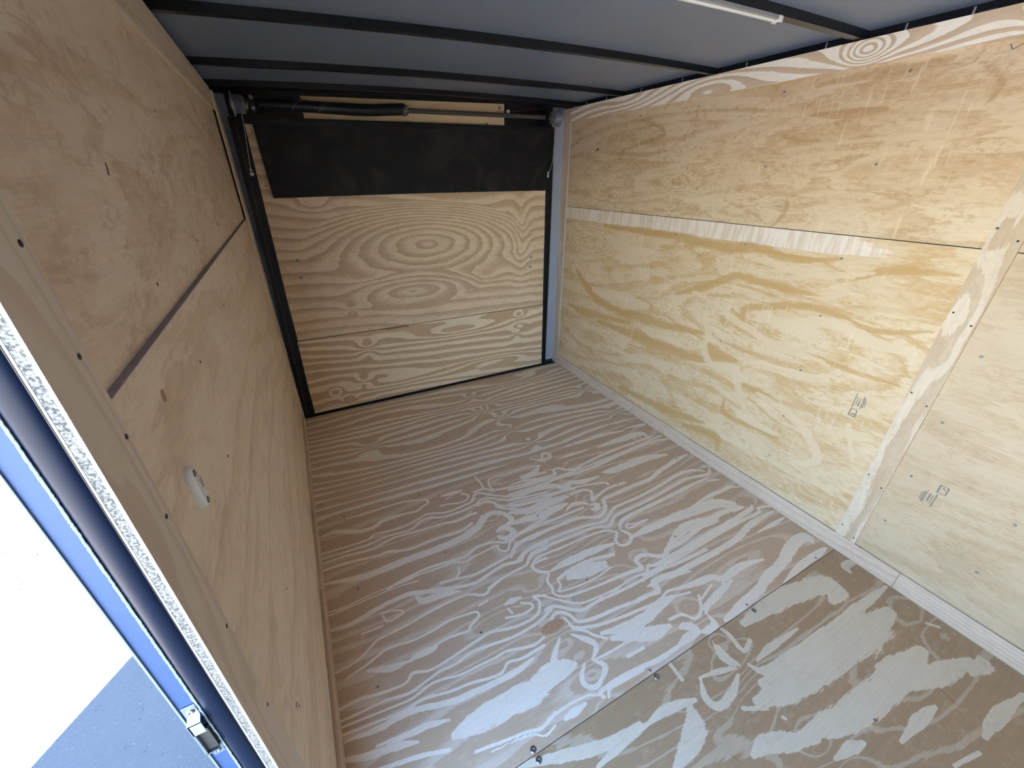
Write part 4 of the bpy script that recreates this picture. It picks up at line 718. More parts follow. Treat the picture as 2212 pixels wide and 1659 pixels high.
t1 = tag(empty('trim_1', (W, 0, HR)), kind='structure')      # top strip along the right wall
def strip_h(parent, name, x, y0, y1, z0, z1, n, mat, sp, res=0.006):
    return sheet(name, parent, (x, y0, z0), Y1, Z1, y1 - y0, z1 - z0, n, mat, sp, grain=1, res=res)
tp = strip_h(t1, 'top_strip', W, -2.50, -0.030, HR - 0.0765, HR, NX, M_STRIP_TOP,
    dict(seed=71, n=22, wav=1.3, slope=1.2, bumps=[(0.72, 0.045, 0.06, 0.04, 3.4), (0.66, 0.045, 0.22, 0.05, 2.2), (0.28, 0.055, 0.05, 0.04, 2.4), (0.27, 0.05, 0.14, 0.05, 1.6), (1.35, 0.03, 0.2, 0.05, -2.0), (1.9, 0.05, 0.2, 0.05, 1.4)]), res=0.005)
strip_h(t1, 'top_strip', W, YF, -2.502, HR - 0.0765, HR, NX, M_STRIP_TOP, dict(seed=72, n=22, wav=1.1))
br = tag(empty('baseboard_right', (W, 0, 0)), kind='structure')
strip_h(br, 'base_strip', W, -2.527, -0.0285, 0.0, ZB, NX, M_STRIP_BASE, dict(seed=75, n=22, wav=1.0, bumps=[(1.9, 0.04, 0.15, 0.03, 2), (1.4, 0.04, 0.15, 0.03, -2)]), res=0.006)
strip_h(br, 'base_strip', W, YF, -2.5285, 0.0, ZB - 0.001, NX, M_STRIP_BASE, dict(seed=77, n=60, wav=0.8, slope=0.2), res=0.006)

# ---- left wall
wl = tag(empty('wall_left'), kind='structure')
PX = (1, 0, 0)
# the upper sheet sits one sheet's thickness further back than the lower one
up_l = sheet('plywood_panel', wl, (-TH, DOOR_A, ZSM - 0.02), Y1, Z1, -DOOR_A + 0.02, HL - ZSM + 0.02, PX, M_LEFT,
    dict(seed=82, n=5.5, wav=1.1, slope=-0.2, ovals=[(0.50, 0.19, 0.11, 12, 2.2)], bumps=[(0.9, 0.4, 0.4, 0.1, 1.2), (1.4, 0.2, 0.3, 0.08, -1.2)]), thick=0.0012)
obj('ledge_edge', bx((-TH, DOOR_A + 0.075, ZSM + 0.0002), (-0.0002, -0.107, ZSM + 0.0012)), plain('shaded_ply_edge', (0.36, 0.30, 0.31), 0.8, noise=0.3, nscale=60), wl)  # thin darker strip over the ledge; its shade is put into the colour
lo_l = sheet('plywood_panel', wl, (0.0, DOOR_A + 0.0, 0.0), Y1, Z1, -DOOR_A - 0.10, ZSM, PX, M_LEFT_LOW, dict(seed=85, n=4.5, wav=1.1), thick=TH)
st_d = sheet('batten', wl, (0.0018, DOOR_A, 0.0), Y1, Z1, 0.074, HL, PX, M_STRIP_LEFT,
    dict(seed=88, n=34, wav=1.6, slope=2.0, bumps=[(0.7, 0.03, 0.35, 0.03, 1.5), (1.2, 0.04, 0.3, 0.03, -1.5)]), grain=2, res=0.006, thick=0.0015)
for (y, z) in [(-2.284, 1.261), (-2.288, 1.448), (-2.291, 1.352), (-2.289, 1.156), (-2.286, 0.95), (-2.289, 0.75), (-2.288, 1.65)]:
    put_screw(st_d, (0.0018, y, z), PX, ME_NAIL, 'nail')
sc_l = sheet('corner_strip', wl, (TH, -0.105, 0.0), Y1, Z1, 0.125, HL - 0.01, PX, M_STRIP_LEFT, dict(seed=91, n=14, wav=0.6), grain=2, res=0.01, thick=TH)
tsl = strip_h(wl, 'top_strip', 0.0, DOOR_A + 0.075, -0.107, HL - 0.088, HL, PX, M_STRIP_LEFT, dict(seed=93, n=24, wav=1.1, bumps=[(1.2, 0.04, 0.15, 0.03, 2.0)]))
for (y, z) in [(-1.921, 1.20), (-1.98, 1.03), (-1.52, 1.20), (-1.52, 0.95), (-1.10, 1.20), (-1.10, 0.95), (-1.94, 0.60), (-0.7, 1.2)]:
    put_screw(lo_l, (0, y, z), PX, ME_NAIL, 'nail')
for (y, z) in [(-1.946, 1.345), (-1.52, 1.36), (-1.10, 1.36), (-1.1, 1.6), (-1.5, 1.62)]:
    put_screw(up_l, (-TH, y, z), PX, ME_NAIL, 'nail')
bm = bmesh.new(); slab(bm, [(0, -2.144 + 0.0075 * math.cos(k * .5236), 1.240 + 0.009 * math.sin(k * .5236)) for k in range(12)], (0.0004, 0, 0)); obj('knot', bm, plain('ring_knot', (0.36, 0.22, 0.17), 0.6, noise=0.3, nscale=200), lo_l)
bm = bmesh.new(); slab(bm, [(-TH, -1.968, 1.497), (-TH, -1.960, 1.512), (-TH, -1.957, 1.511), (-TH, -1.963, 1.496)], (0.0006, 0, 0)); obj('staple', bm, M_SCREW, up_l)
# printed marks low on the left wall
stamp(lo_l, 0.0, -2.190, 0.545, 1, -1, 1, [(0.0, 0, 0.012, 0.004, 0.003), (0.002, 0.006, 0.010, 0.010, 0.003), (0, 0.014, 0.006, 0.016, 0.003), (0.014, 0.012, 0.017, 0.018, 0.003), (0.012, 0.024, 0.020, 0.030, 0.0035), (0.014, 0.032, 0.020, 0.036, 0.003)])
obj('scratch', slab(bmesh.new(), [(0, -0.485, 0.328), (0, -0.350, 0.338), (0, -0.350, 0.345), (0, -0.485, 0.334)], (0.0006, 0, 0)), M_DARKHOLE, lo_l)
# the rest of the left wall, beyond the side door
sheet('plywood_panel', wl, (0, YF, 0), Y1, Z1, DOOR_B - YF, HL, PX, M_LEFT, dict(seed=95, n=5, wav=1), res=0.05)
sheet('plywood_panel', wl, (0, DOOR_B + 0.001, 1.835), Y1, Z1, DOOR_A - DOOR_B - 0.002, HL - 1.835, PX, M_LEFT, dict(seed=96, n=5, wav=1), res=0.05)
bl = tag(empty('baseboard_left'), kind='structure')
strip_h(bl, 'base_strip', 0.0105, DOOR_A + 0.075, -0.107, 0.0, 0.085, PX, M_STRIP_BASE, dict(seed=97, n=30, wav=0.7), res=0.008)
# rear wall strip of the left corner, front end wall
wf = tag(empty('wall_front', (0, YF, 0)), kind='structure')
sheet('plywood_panel', wf, (-0.01, YF, 0), X0, Z1, W + 0.02, HR, Y1, M_RIGHT_PALE, dict(seed=99, n=6, wav=1), grain=1, res=0.05)

# ---- side door jamb (all of it lies in the thickness of the left wall)
d2 = tag(empty('door_2', (0, DOOR_A, 0)), kind='structure')
x_ = 0.0018
bm = bmesh.new(); slab(bm, [(x_, DOOR_A - 0.0004, 0), (x_ - 0.0028, DOOR_A - 0.0004, 0), (x_ - 0.0028, DOOR_A - 0.0004, HL), (x_, DOOR_A - 0.0004, HL)], (0, -0.0008, 0)); obj('veneer_layer', bm, M_VENEER, d2)
bm = bmesh.new(); slab(bm, [(x_ - 0.0030, DOOR_A - 0.0002, 0), (-0.0086, DOOR_A - 0.0002, 0), (-0.0086, DOOR_A - 0.0002, HL), (x_ - 0.0030, DOOR_A - 0.0002, HL)], (0, -0.0005, 0)); obj('core_layer', bm, M_CORE, d2)
bm = bmesh.new(); slab(bm, [(-0.0088, DOOR_A - 0.0004, 0), (-0.0110, DOOR_A - 0.0004, 0), (-0.0110, DOOR_A - 0.0004, HL), (-0.0088, DOOR_A - 0.0004, HL)], (0, -0.0006, 0)); obj('veneer_layer', bm, M_VENEER, d2)
# rounded black tube of the frame
bm = bmesh.new(); prof = []
for k in range(13):
    a_ = math.pi * k / 12; prof.append((-0.0228 + 0.0116 * math.cos(a_), DOOR_A + 0.003 - 0.0055 * math.sin(a_)))
lo_ = [bm.verts.new((x, y, -0.04)) for x, y in prof]; hi_ = [bm.verts.new((x, y, 1.86)) for x, y in prof]
for k in range(12): bm.faces.new((lo_[k], lo_[k + 1], hi_[k + 1], hi_[k]))
bm.faces.new([*lo_]); bm.faces.new([*hi_][::-1]); bm.faces.new((lo_[0], hi_[0], hi_[-1], lo_[-1]))
obj('jamb_tube', bm, M_JAMB, d2, smooth=True)
obj('jamb_lip', bx((-0.0118, DOOR_A - 0.001, -0.04), (-0.0105, DOOR_A + 0.006, 1.86)), M_BLACK, d2)
bm = bmesh.new(); rnd = random.Random(4); pts = []     # lumpy bead of sealant
for k in range(900): pts.append((-0.0354 + rnd.uniform(-.00025, .00025), DOOR_A + 0.0005 + rnd.uniform(-.0003, .0003), -0.04 + 1.9 * k / 899))
tube(bm, pts, [0.0014 + rnd.uniform(-.0002, .0003) for _ in pts], 6); obj('sealant_bead', bm, M_SEAL, d2, smooth=True)
obj('jamb_flange', bx((-0.0535, DOOR_A + 0.0005, -0.06), (-0.0355, DOOR_A + 0.030, 1.90), 0.0008), M_FLANGE, d2)
obj('flange_lip', bx((-0.0555, DOOR_A - 0.0015, -0.06), (-0.0530, DOOR_A + 0.030, 1.90), 0.0006), plain('flange_lip_paint', (0.14, 0.17, 0.20), 0.5), d2)
# opposite jamb, head and sill of the side door
obj('door_frame', box(box(box(bmesh.new(), (-0.055, DOOR_B - 0.035, -0.06), (-0.001, DOOR_B - 0.001, 1.90)), (-0.055, DOOR_B, 1.84), (-0.002, DOOR_A, 1.90)), (-0.055, DOOR_B, -0.06), (-0.031, DOOR_A, -0.002)), M_JAMB, d2)

# ---- rear end: ramp door, its frame, posts
wre = tag(empty('wall_rear'), kind='structure')
YG = 0.048
def quad_y(pts, y, d): return slab(bmesh.new(), [(x, y, z) for x, z in pts], (0, d, 0))
obj('rear_plate', bx((-0.02, 0.075, -0.02), (W + 0.03, 0.080, 1.96)), M_BLACK, wre)
obj('grey_post', quad_y([(0.0, 0.0), (0.052, 0.0), (0.058, HL), (0.0, HL)], YG, 0.02), M_GREY, wre)
obj('grey_post', quad_y([(1.955, 0.022), (W + 0.012, 0.022), (W + 0.012, 1.93), (1.955, 1.93)], YG, 0.02), M_GREY, wre)
obj('header_plate', quad_y([(0.045, 1.70), (1.960, 1.755), (1.960, 1.96), (0.045, 1.90)], 0.024, 0.03), M_BLACK, wre)
d1 = tag(empty('door_1', (W / 2, 0, 0)), kind='structure')
LB = 0.002
obj('frame_side', slab(bmesh.new(), [(0.002, -0.004, 0.0), (0.074, -0.004, 0.0), (0.089, -0.004, 0.9), (0.103, -0.004, 1.76), (0.036, -0.004, 1.76), (0.028, -0.004, 0.9)], (0, 0.05, 0)), M_BLACK, d1)
obj('frame_groove', slab(bmesh.new(), [(0.030, -0.008, 0.02), (0.034, -0.008, 0.02), (0.068, -0.008, 1.74), (0.064, -0.008, 1.74)], (0, 0.006, 0)), plain('frame_edge_highlight', (0.035, 0.04, 0.06), 0.4), d1)
obj('frame_side', quad_y([(1.931, 0.02), (1.966, 0.02), (1.961, 1.80), (1.905, 1.80)], -0.004, 0.05), M_BLACK, d1)
obj('frame_track', quad_y([(1.947, 0.03), (1.951, 0.03), (1.946, 1.78), (1.940, 1.78)], -0.011, 0.007), M_BLACK, d1)
obj('frame_sill', bx((0.0, -0.003, 0.001), (2.045, 0.05, 0.020)), M_BLACK, d1)
obj('frame_head', quad_y([(0.100, 1.734), (1.945, 1.768), (1.945, 1.800), (0.100, 1.765)], -0.010, 0.03), M_BLACK, d1)
obj('head_lip', quad_y([(0.100, 1.750), (1.935, 1.784), (1.935, 1.788), (0.100, 1.754)], -0.018, 0.008), M_BLACK, d1)
YD = 0.004
def dpanel(name, x0, x1, z0, z1, mat, sp, y): return sheet(name, d1, (x0, y, z0), X0, Z1, x1 - x0, z1 - z0, (0, -1, 0), mat, sp, grain=1, res=0.009)
dup = dpanel('door_panel', 0.088, 1.935, 0.558, 1.762, M_DOOR_UP,
    dict(seed=31, n=15, wav=0.9, slope=0.6, ovals=[(0.90, 0.535, 0.27, 24, 2.9), (0.78, 0.235, 0.14, 26, 3.8)], bumps=[(0.25, 0.80, 0.1, 0.05, 1.3), (1.62, 0.55, 0.06, 0.25, 1.6), (1.33, 0.29, 0.12, 0.05, 1.2)], knots=[(0.36, 0.17, 1.3, 0.03)]), YD)
dlo = dpanel('door_panel', 0.078, 1.930, 0.021, 0.554, M_DOOR_LOW,
    dict(seed=36, n=15, wav=0.6, slope=0.4, ovals=[(0.16, 0.13, 0.055, 28, 1.3), (0.24, 0.06, 0.05, 30, 1.5)], knots=[(1.62, 0.46, 1.6, 0.04), (1.62, 0.40, -1.3, 0.035), (0.42, 0.41, 1.5, 0.05), (0.36, 0.17, 1.3, 0.04), (1.60, 0.33, 1.2, 0.035)], bumps=[(1.1, 0.44, 0.35, 0.05, 1.8), (0.55, 0.12, 0.35, 0.05, 1.5), (1.4, 0.12, 0.3, 0.04, -1.6)]), YD - 0.002)
for (x, z) in [(0.195, 1.052), (0.193, 0.952), (1.802, 0.944), (1.796, 0.872)]: put_screw(dup, (x, YD, z), (0, -1, 0), ME_BIG, 'bolt')
for (x, z) in [(0.128, 1.70), (0.128, 1.45), (0.128, 0.98), (0.99, 0.572), (1.454, 0.572), (0.533, 0.572), (1.915, 0.98)]: put_screw(dup, (x, YD, z), (0, -1, 0), ME_NAIL, 'nail')
for (x, z) in [(0.094, 0.53), (0.99, 0.535), (1.454, 0.54), (0.533, 0.535), (0.10, 0.035), (0.5, 0.035), (1.0, 0.035), (1.45, 0.035), (1.915, 0.035)]: put_screw(dlo, (x, YD - 0.002, z), (0, -1, 0), ME_NAIL, 'nail')
obj('joint_stain', quad_y([(0.60, 0.552), (0.80, 0.553), (0.80, 0.546), (0.66, 0.543)], YD - 0.0026, 0.0004), plain('red_brown_stain', (0.30, 0.13, 0.06), 0.7, noise=0.4, nscale=100), dlo)
# black rubber sheet over the top of the ramp door, its bottom edge a little wavy
bm = bmesh.new(); nx_, nz_ = 60, 12; grid = []
rnd = random.Random(9)
for i in range(nx_ + 1):
    s_ = i / nx_; row = []
    for j in range(nz_ + 1):
        t_ = j / nz_
        x = (0.150 * (1 - t_) + 0.138 * t_) * (1 - s_) + (1.908 * (1 - t_) + 1.9185 * t_) * s_
        z = (1.390 + 0.018 * s_ + 0.004 * math.sin(s_ * 3.1)) * (1 - t_) + (1.739 + 0.032 * s_) * t_
        row.append((x, -0.006 - 0.003 * math.sin(s_ * 9 + 2 * t_) * (1 - t_), z))
    grid.append(row)
vf = [[bm.verts.new(Vector(p) - Vector((0, 0.003, 0))) for p in r_] for r_ in grid]; vb = [[bm.verts.new(p) for p in r_] for r_ in grid]
for i in range(nx_):
    for j in range(nz_):
        bm.faces.new((vf[i][j], vf[i + 1][j], vf[i + 1][j + 1], vf[i][j + 1])); bm.faces.new((vb[i][j + 1], vb[i + 1][j + 1], vb[i + 1][j], vb[i][j]))
for i in range(nx_):
    bm.faces.new((vb[i][0], vb[i + 1][0], vf[i + 1][0], vf[i][0])); bm.faces.new((vf[i][nz_], vf[i + 1][nz_], vb[i + 1][nz_], vb[i][nz_]))
for j in range(nz_):
    bm.faces.new((vf[0][j], vf[0][j + 1], vb[0][j + 1], vb[0][j])); bm.faces.new((vb[nx_][j], vb[nx_][j + 1], vf[nx_][j + 1], vf[nx_][j]))
flap = obj('rubber_sheet', bm, M_MAT, d1, smooth=False)
flap['label'] = 'black rubber sheet across the top of the ramp door'
# plywood backing board behind the spring
hb = sheet('backing_board', wre, (0.388, 0.0175, 1.744), np.array((1.197, 0, 0.040)) / math.hypot(1.197, 0.040), (0.0, 0, 1), 1.197, 0.128, (0, -1, 0), M_HEADER_PLY,
    dict(seed=55, n=10, wav=0.9, bumps=[(0.9, 0.03, 0.25, 0.04, 1.6)]), grain=1, res=0.012)
for (x, z) in [(0.60, 1.762), (0.69, 1.775), (1.461, 1.795), (1.55, 1.888)]: put_screw(hb, (x, 0.0175, z), (0, -1, 0), ME_BIG if x > 1 else ME_NAIL, 'bolt')

# ---- ceiling: liner, roof bows, side rails
ce = tag(empty('ceiling', (W / 2, -1.5, 1.93)), kind='structure')
BH = 0.024
def arch_strip(bm, y0, y1, x0, x1, dz0, dz1, n=24):
    xs = [x0 + (x1 - x0) * k / n for k in range(n + 1)]
    r = [[bm.verts.new((x, y, zc(x) + dz)) for (y, dz) in ((y0, dz0), (y1, dz0), (y1, dz1), (y0, dz1))] for x in xs]
    for i in range(n):
        for k in range(4): bm.faces.new((r[i][k], r[i + 1][k], r[i + 1][(k + 1) % 4], r[i][(k + 1) % 4]))
    bm.faces.new(r[0]); bm.faces.new(r[-1][::-1]); return bm
YBOW = [-0.085, -0.525, -1.155, -1.755, -2.365, -2.975, -3.585, -4.20]
ys = [0.10] + YBOW + [YF - 0.03]
for a_, b_ in zip(ys[:-1], ys[1:]):
    obj('liner_panel', arch_strip(bmesh.new(), b_ + 0.020, a_ + 0.018, -0.028, 2.104, BH, BH + 0.006), M_LINER, ce, smooth=False)
rnd = random.Random(2)
for yb in YBOW:
    # hat-section bow: deep near web, stepped flange behind
    bm = bmesh.new()
    arch_strip(bm, yb, yb + 0.024, -0.03, 2.106, 0.0, BH + 0.004)
    arch_strip(bm, yb + 0.024, yb + 0.040, -0.03, 2.106, 0.003, BH + 0.004)
    obj('roof_bow', bm, M_BOW, ce)
bm = bmesh.new(); arch_strip(bm, -0.020, 0.075, -0.03, 2.10, 0.0, BH + 0.004); obj('rear_header', bm, M_BLACK, ce)
for sx, x0, x1 in (('l', -0.055, -0.030), ('r', 2.106, 2.135)):
    zz = zc(0) if sx == 'l' else zc(W)
    bm = bmesh.new(); box(bm, (x0, YF - 0.03, zz - 0.22), (x1, 0.10, zz + 0.045))
    obj('side_rail', bm, M_BLACK, ce)
xr = 2.105; zr = zc(W) + 0.006
for y in (-0.16, -0.36, -0.66, -0.95, -1.30, -1.62, -1.86, -2.02, -2.2):
    o_ = obj('rivet_clip', bx((xr - 0.003, y - 0.0025, zr - 0.004), (xr, y + 0.0025, zr + 0.014), 0.0005), M_ZINC, ce)
    obj('bracket_edge', bx((xr - 0.0015, y - 0.050, zr - 0.002), (xr, y - 0.012, zr)), M_STEEL, ce)

# ---- outer shell of the body, so that it casts its own shadow
sh = tag(empty('exterior_shell', (W / 2, -2, 0.9)), kind='structure')
bm = bmesh.new()
box(bm, (-0.060, YF - 0.06, 1.975), (W + 0.06, YB, 2.02))
box(bm, (-0.060, DOOR_A + 0.031, -0.16), (-0.057, YB, 1.975)); box(bm, (-0.060, YF - 0.06, -0.16), (-0.057, DOOR_B - 0.036, 1.975)); box(bm, (-0.060, DOOR_B - 0.036, 1.901), (-0.057, DOOR_A + 0.031, 1.975)); box(bm, (-0.060, DOOR_B - 0.036, -0.16), (-0.057, DOOR_A + 0.031, -0.061))
box(bm, (W + 0.045, YF - 0.06, -0.16), (W + 0.06, YB, 1.975)); box(bm, (-0.057, YF - 0.06, -0.16), (W + 0.045, YF - 0.04, 1.975)); box(bm, (-0.057, YB - 0.05, -0.16), (W + 0.045, YB, 1.975))
obj('outer_skin', bm, M_SKIN, sh)
bm = bmesh.new()
for y in np.arange(YF + 0.1, 0.0, 0.4064): box(bm, (-0.05, y - 0.025, -0.10), (W + 0.04, y + 0.025, -0.0185))
box(bm, (-0.056, YF, -0.155), (-0.02, 0.08, -0.101)); box(bm, (W + 0.005, YF, -0.155), (W + 0.044, 0.08, -0.101))
box(bm, (-0.056, YF - 0.05, -0.0260), (W + 0.044, YB - 0.001, -0.0190))  # unseen underside plate, added to shut light out of the floor gaps
obj('floor_frame', bm, M_BLACK, sh)

# ---- ground outside
gr = tag(empty('ground', (0, 0, ZG)), kind='structure')
bm = bmesh.new(); bmesh.ops.create_grid(bm, x_segments=40, y_segments=40, size=30)
for v in bm.verts: v.co.z = ZG + 0.01 * math.sin(v.co.x * 1.3) * math.sin(v.co.y * 0.9)
obj('soil', bm, M_GROUND, gr)
rnd = random.Random(17); bm = bmesh.new()
for _ in range(1500):
    x = -0.2 - 3.6 * rnd.random() ** 1.2; y = rnd.uniform(-3.0, 3.6); s = rnd.choice((.002, .003, .0035, .004, .0055)) * rnd.uniform(.7, 1.3)
    M4 = Matrix.Translation((x, y, ZG + s * 0.2 + 0.004)) @ Matrix.Rotation(rnd.uniform(0, 6.3), 4, 'Z') @ Matrix.Diagonal((s * rnd.uniform(.8, 1.8), s, s * .5, 1))
    bmesh.ops.create_icosphere(bm, subdivisions=1, radius=1.0, matrix=M4)
tag(obj('gravel', bm, M_STONE), 'scattered small stones on the sunlit sandy ground outside the side door', 'gravel', kind='stuff')
bm = bmesh.new()
for _ in range(1500):
    x = rnd.uniform(-2.4, -0.5); y = rnd.uniform(-0.5, 1.9); L = rnd.choice((.003, .004, .005, .007, .013)) * rnd.uniform(.7, 1.2); a_ = rnd.uniform(0, 6.3); d = Vector((math.cos(a_), math.sin(a_), rnd.uniform(-.1, .3))) * L; s_ = Vector((-math.sin(a_), math.cos(a_), .2)) * L * .3
    c = Vector((x, y, ZG + 0.014)); vs = [bm.verts.new(q) for q in (c - d, c + s_, c + d, c - s_)]; bm.faces.new(vs)
tag(obj('leaf_litter', bm, M_LEAF), 'dry leaf fragments littering the bright ground outside', 'leaves', kind='stuff')

# ============================================================ THINGS
# ---- torsion spring of the ramp door
ts = tag(empty('torsion_spring', (1.0, -0.06, 1.83)), 'long black torsion spring on a steel shaft with a cable drum at each end', 'door spring')
def shaft(x): return Vector((x, -0.06, 1.8165 + (x - 0.122) * (1.8455 - 1.8165) / (1.81 - 0.122)))
obj('shaft', tube(bmesh.new(), [shaft(0.10), shaft(1.93)], 0.0125, 16), M_STEEL, ts, smooth=True)
ctr = [(0.170, 1.8160), (0.25, 1.8165), (0.378, 1.8175), (0.488, 1.8175), (0.58, 1.8180), (0.66, 1.8185), (0.74, 1.8215), (0.82, 1.828), (0.90, 1.8345), (0.915, 1.8350)]
rad = [(0.170, 0.021), (0.35, 0.0235), (0.50, 0.0255), (0.62, 0.0262), (0.80, 0.0262), (0.915, 0.0275)]
def ip(tab, x): return float(np.interp(x, [a for a, _ in tab], [b for _, b in tab]))
bm = bmesh.new(); turns = 128; pts = []; x0_, x1_ = 0.175, 0.908
for k in range(turns * 16 + 1):
    a_ = 2 * math.pi * k / 16; x = x0_ + (x1_ - x0_) * k / (turns * 16); r_ = ip(rad, x)
    pts.append((x, -0.06 + r_ * math.sin(a_), ip(ctr, x) + r_ * math.cos(a_)))
tube(bm, pts, 0.0029, 5); obj('coil', bm, M_SPRING, ts, smooth=True)
bm = bmesh.new(); c = shaft(0.906); lathe(bm, c, (1, 0, 0), [(-0.02, 0.020), (0.0, 0.029), (0.009, 0.030), (0.011, 0.018), (0.022, 0.017), (0.024, 0.012)], 20)
for k in range(4):
    a_ = math.pi / 4 + k * math.pi / 2; q = c + Vector((0.012, math.sin(a_) * 0.024, math.cos(a_) * 0.024)); lathe(bm, q, (1, 0, 0), [(0, 0.0075), (0.010, 0.0070), (0.011, 0.004)], 10)
obj('winding_cone', bm, M_CAST, ts, smooth=False)
obj('coil_anchor', box(box(bmesh.new(), (0.150, -0.085, 1.785), (0.172, -0.035, 1.848), 0.002), (0.150, -0.036, 1.775), (0.165, 0.023, 1.855), 0.001), M_SPRING, ts)
put_screw(ts, (0.160, -0.086, 1.838), (0, -1, 0), ME_BIG, 'bolt'); put_screw(ts, (0.160, -0.086, 1.795), (0, -1, 0), ME_BIG, 'bolt')
obj('bearing_plate', box(box(bmesh.new(), (1.846, -0.100, 1.800), (1.856, 0.023, 1.895), 0.001), (1.80, 0.018, 1.80), (1.85, 0.0235, 1.89), 0.001), M_BLACK, ts)
for (x, dz) in ((0.33, 1), (0.46, 1)):       # pale daubs of paint across the coil
    bm = bmesh.new(); rr = ip(rad, x) + 0.0030
    for k in range(7):
        a_ = -2.4 + k * 0.30; xx = x + k * 0.007; box(bm, (xx - .002, -0.06 + rr * math.sin(a_) - .0015, ip(ctr, xx) + rr * math.cos(a_) - .003), (xx + .002, -0.06 + rr * math.sin(a_) + .0005, ip(ctr, xx) + rr * math.cos(a_) + .003))
    obj('paint_daub', bm, plain('pale_paint', (0.25, 0.26, 0.28), 0.6), ts)
def drum(x, z, side, label):
    s = side
    prof = [(-0.030, 0.019), (-0.028, 0.026), (-0.026, 0.040), (-0.023, 0.041)]
    for k in range(11): prof += [(-0.022 + k * 0.0036, 0.0385), (-0.0205 + k * 0.0036, 0.0405)]
    prof += [(0.019, 0.0405), (0.0195, 0.0505), (0.0235, 0.0520), (0.026, 0.0505), (0.027, 0.030), (0.034, 0.016)]
    prof = [(d * s, r) for d, r in prof]
    e = obj('cable_drum', lathe(bmesh.new(), (x, -0.06, z), (1, 0, 0), prof, 40), M_DRUM, ts, smooth=False)
    if label: e['label'] = label
    hub = bmesh.new(); lathe(hub, (x - s * 0.030, -0.06, z), (-s, 0, 0), [(0, 0.019), (0.012, 0.018), (0.013, 0.012)], 20)
    for k in range(3):
        a_ = k * 2.09 + 0.4; lathe(hub, (x - s * 0.030, -0.06 + 0.029 * math.sin(a_), z + 0.029 * math.cos(a_)), (-s, 0, 0), [(0, 0.006), (0.006, 0.0055)], 8)
    obj('hub', hub, M_CAST, e)
    return e
drum(0.098, 1.8085, -1, None)
drum(1.932, 1.8470, 1, None)
def cable(pts, label, end):
    e = tag(empty('lift_cable', pts[0]), label, 'lift cable', 'lift cables of the ramp door')
    P = [Vector(p) for p in pts]; out = []
    for i in range(len(P) - 1):
        for k in range(5): out.append(P[i].lerp(P[i + 1], k / 5))
    out.append(P[-1])
    obj('wire', tube(bmesh.new(), out, 0.0019, 6), M_CABLE, e, smooth=True)
    c = Vector(end)
    bm = bmesh.new(); lathe(bm, c + Vector((0, 0, 0.016)), (0, 0, -1), [(0, 0.003), (0.004, 0.006), (0.014, 0.006), (0.018, 0.003)], 10); obj('ferrule', bm, M_ZINC, e)
    bm = bmesh.new(); lathe(bm, c + Vector((0.0, 0.004, -0.012)), (0, -1, 0), [(0, 0.010), (0.006, 0.010), (0.007, 0.005), (0.012, 0.005)], 6); obj('anchor_bolt', bm, M_ZINC, e)
cable([(0.108, -0.0985, 1.790), (0.100, -0.062, 1.72), (0.0905, -0.042, 1.64), (0.0815, -0.032, 1.56), (0.0785, -0.030, 1.535)], 'taut cable dropping from the left drum along the black frame', (0.0785, -0.030, 1.520))
cable([(1.932, -0.1005, 1.822), (1.936, -0.060, 1.75), (1.941, -0.036, 1.68), (1.943, -0.030, 1.62), (1.934, -0.030, 1.575), (1.919, -0.030, 1.537), (1.912, -0.030, 1.524)], 'slack cable curving from the right drum down beside the rubber sheet', (1.906, -0.030, 1.514))
rw = tag(empty('tie_wire', (1.6, -0.03, 1.87)), 'thin red wire with a small white clip above the shaft at right', 'wire')
obj('wire', tube(bmesh.new(), [(1.50, -0.03, 1.862), (1.60, -0.03, 1.8665), (1.65, -0.03, 1.871), (1.74, -0.03, 1.884), (1.819, -0.03, 1.892)], 0.0011, 6), M_RED, rw)
obj('clip', bx((1.578, -0.037, 1.858), (1.597, -0.025, 1.876), 0.003), M_WHITEP, rw)
lw = tag(empty('cord', (0.3, -0.03, 1.87)), 'thin dark grey cord slanting across the black header at left', 'cord')
obj('wire', tube(bmesh.new(), [(0.13, -0.03, 1.880), (0.231, -0.03, 1.876), (0.30, -0.03, 1.868), (0.366, -0.03, 1.856), (0.43, -0.03, 1.846)], 0.0010, 6), plain('grey_cord', (0.07, 0.08, 0.08), 0.6), lw)

# ---- LED bar under the roof bow nearest the side door
ld = tag(empty('led_light_bar', (1.1, -1.745, 1.925)), 'slim unlit light bar with frosted lens fixed under the roof bow', 'ceiling light')
def ledz(x): return zc(x) - 0.001
bm = bmesh.new(); n = 16; x0_, x1_ = 0.42, 1.612
secs = []
for k in range(n + 1):
    x = x0_ + (x1_ - x0_) * k / n; z = ledz(x)
    secs.append([bm.verts.new((x, y, zz)) for y, zz in ((-1.757, z + .001), (-1.757, z - .007), (-1.751, z - .009), (-1.739, z - .009), (-1.735, z - .007), (-1.735, z + .001))])
for i in range(n):
    for k in range(6): bm.faces.new((secs[i][k], secs[i + 1][k], secs[i + 1][(k + 1) % 6], secs[i][(k + 1) % 6]))
bm.faces.new(secs[0]); bm.faces.new(secs[-1][::-1]); obj('housing', bm, M_LEDB, ld)
bm = bmesh.new(); secs = []
for k in range(n + 1):
    x = x0_ + 0.008 + (x1_ - 0.014 - x0_ - 0.008) * k / n; z = ledz(x)
    secs.append([bm.verts.new((x, y, zz)) for y, zz in ((-1.7500, z - .0085), (-1.7470, z - .0122), (-1.7430, z - .0130), (-1.7385, z - .0120), (-1.7365, z - .0085))])
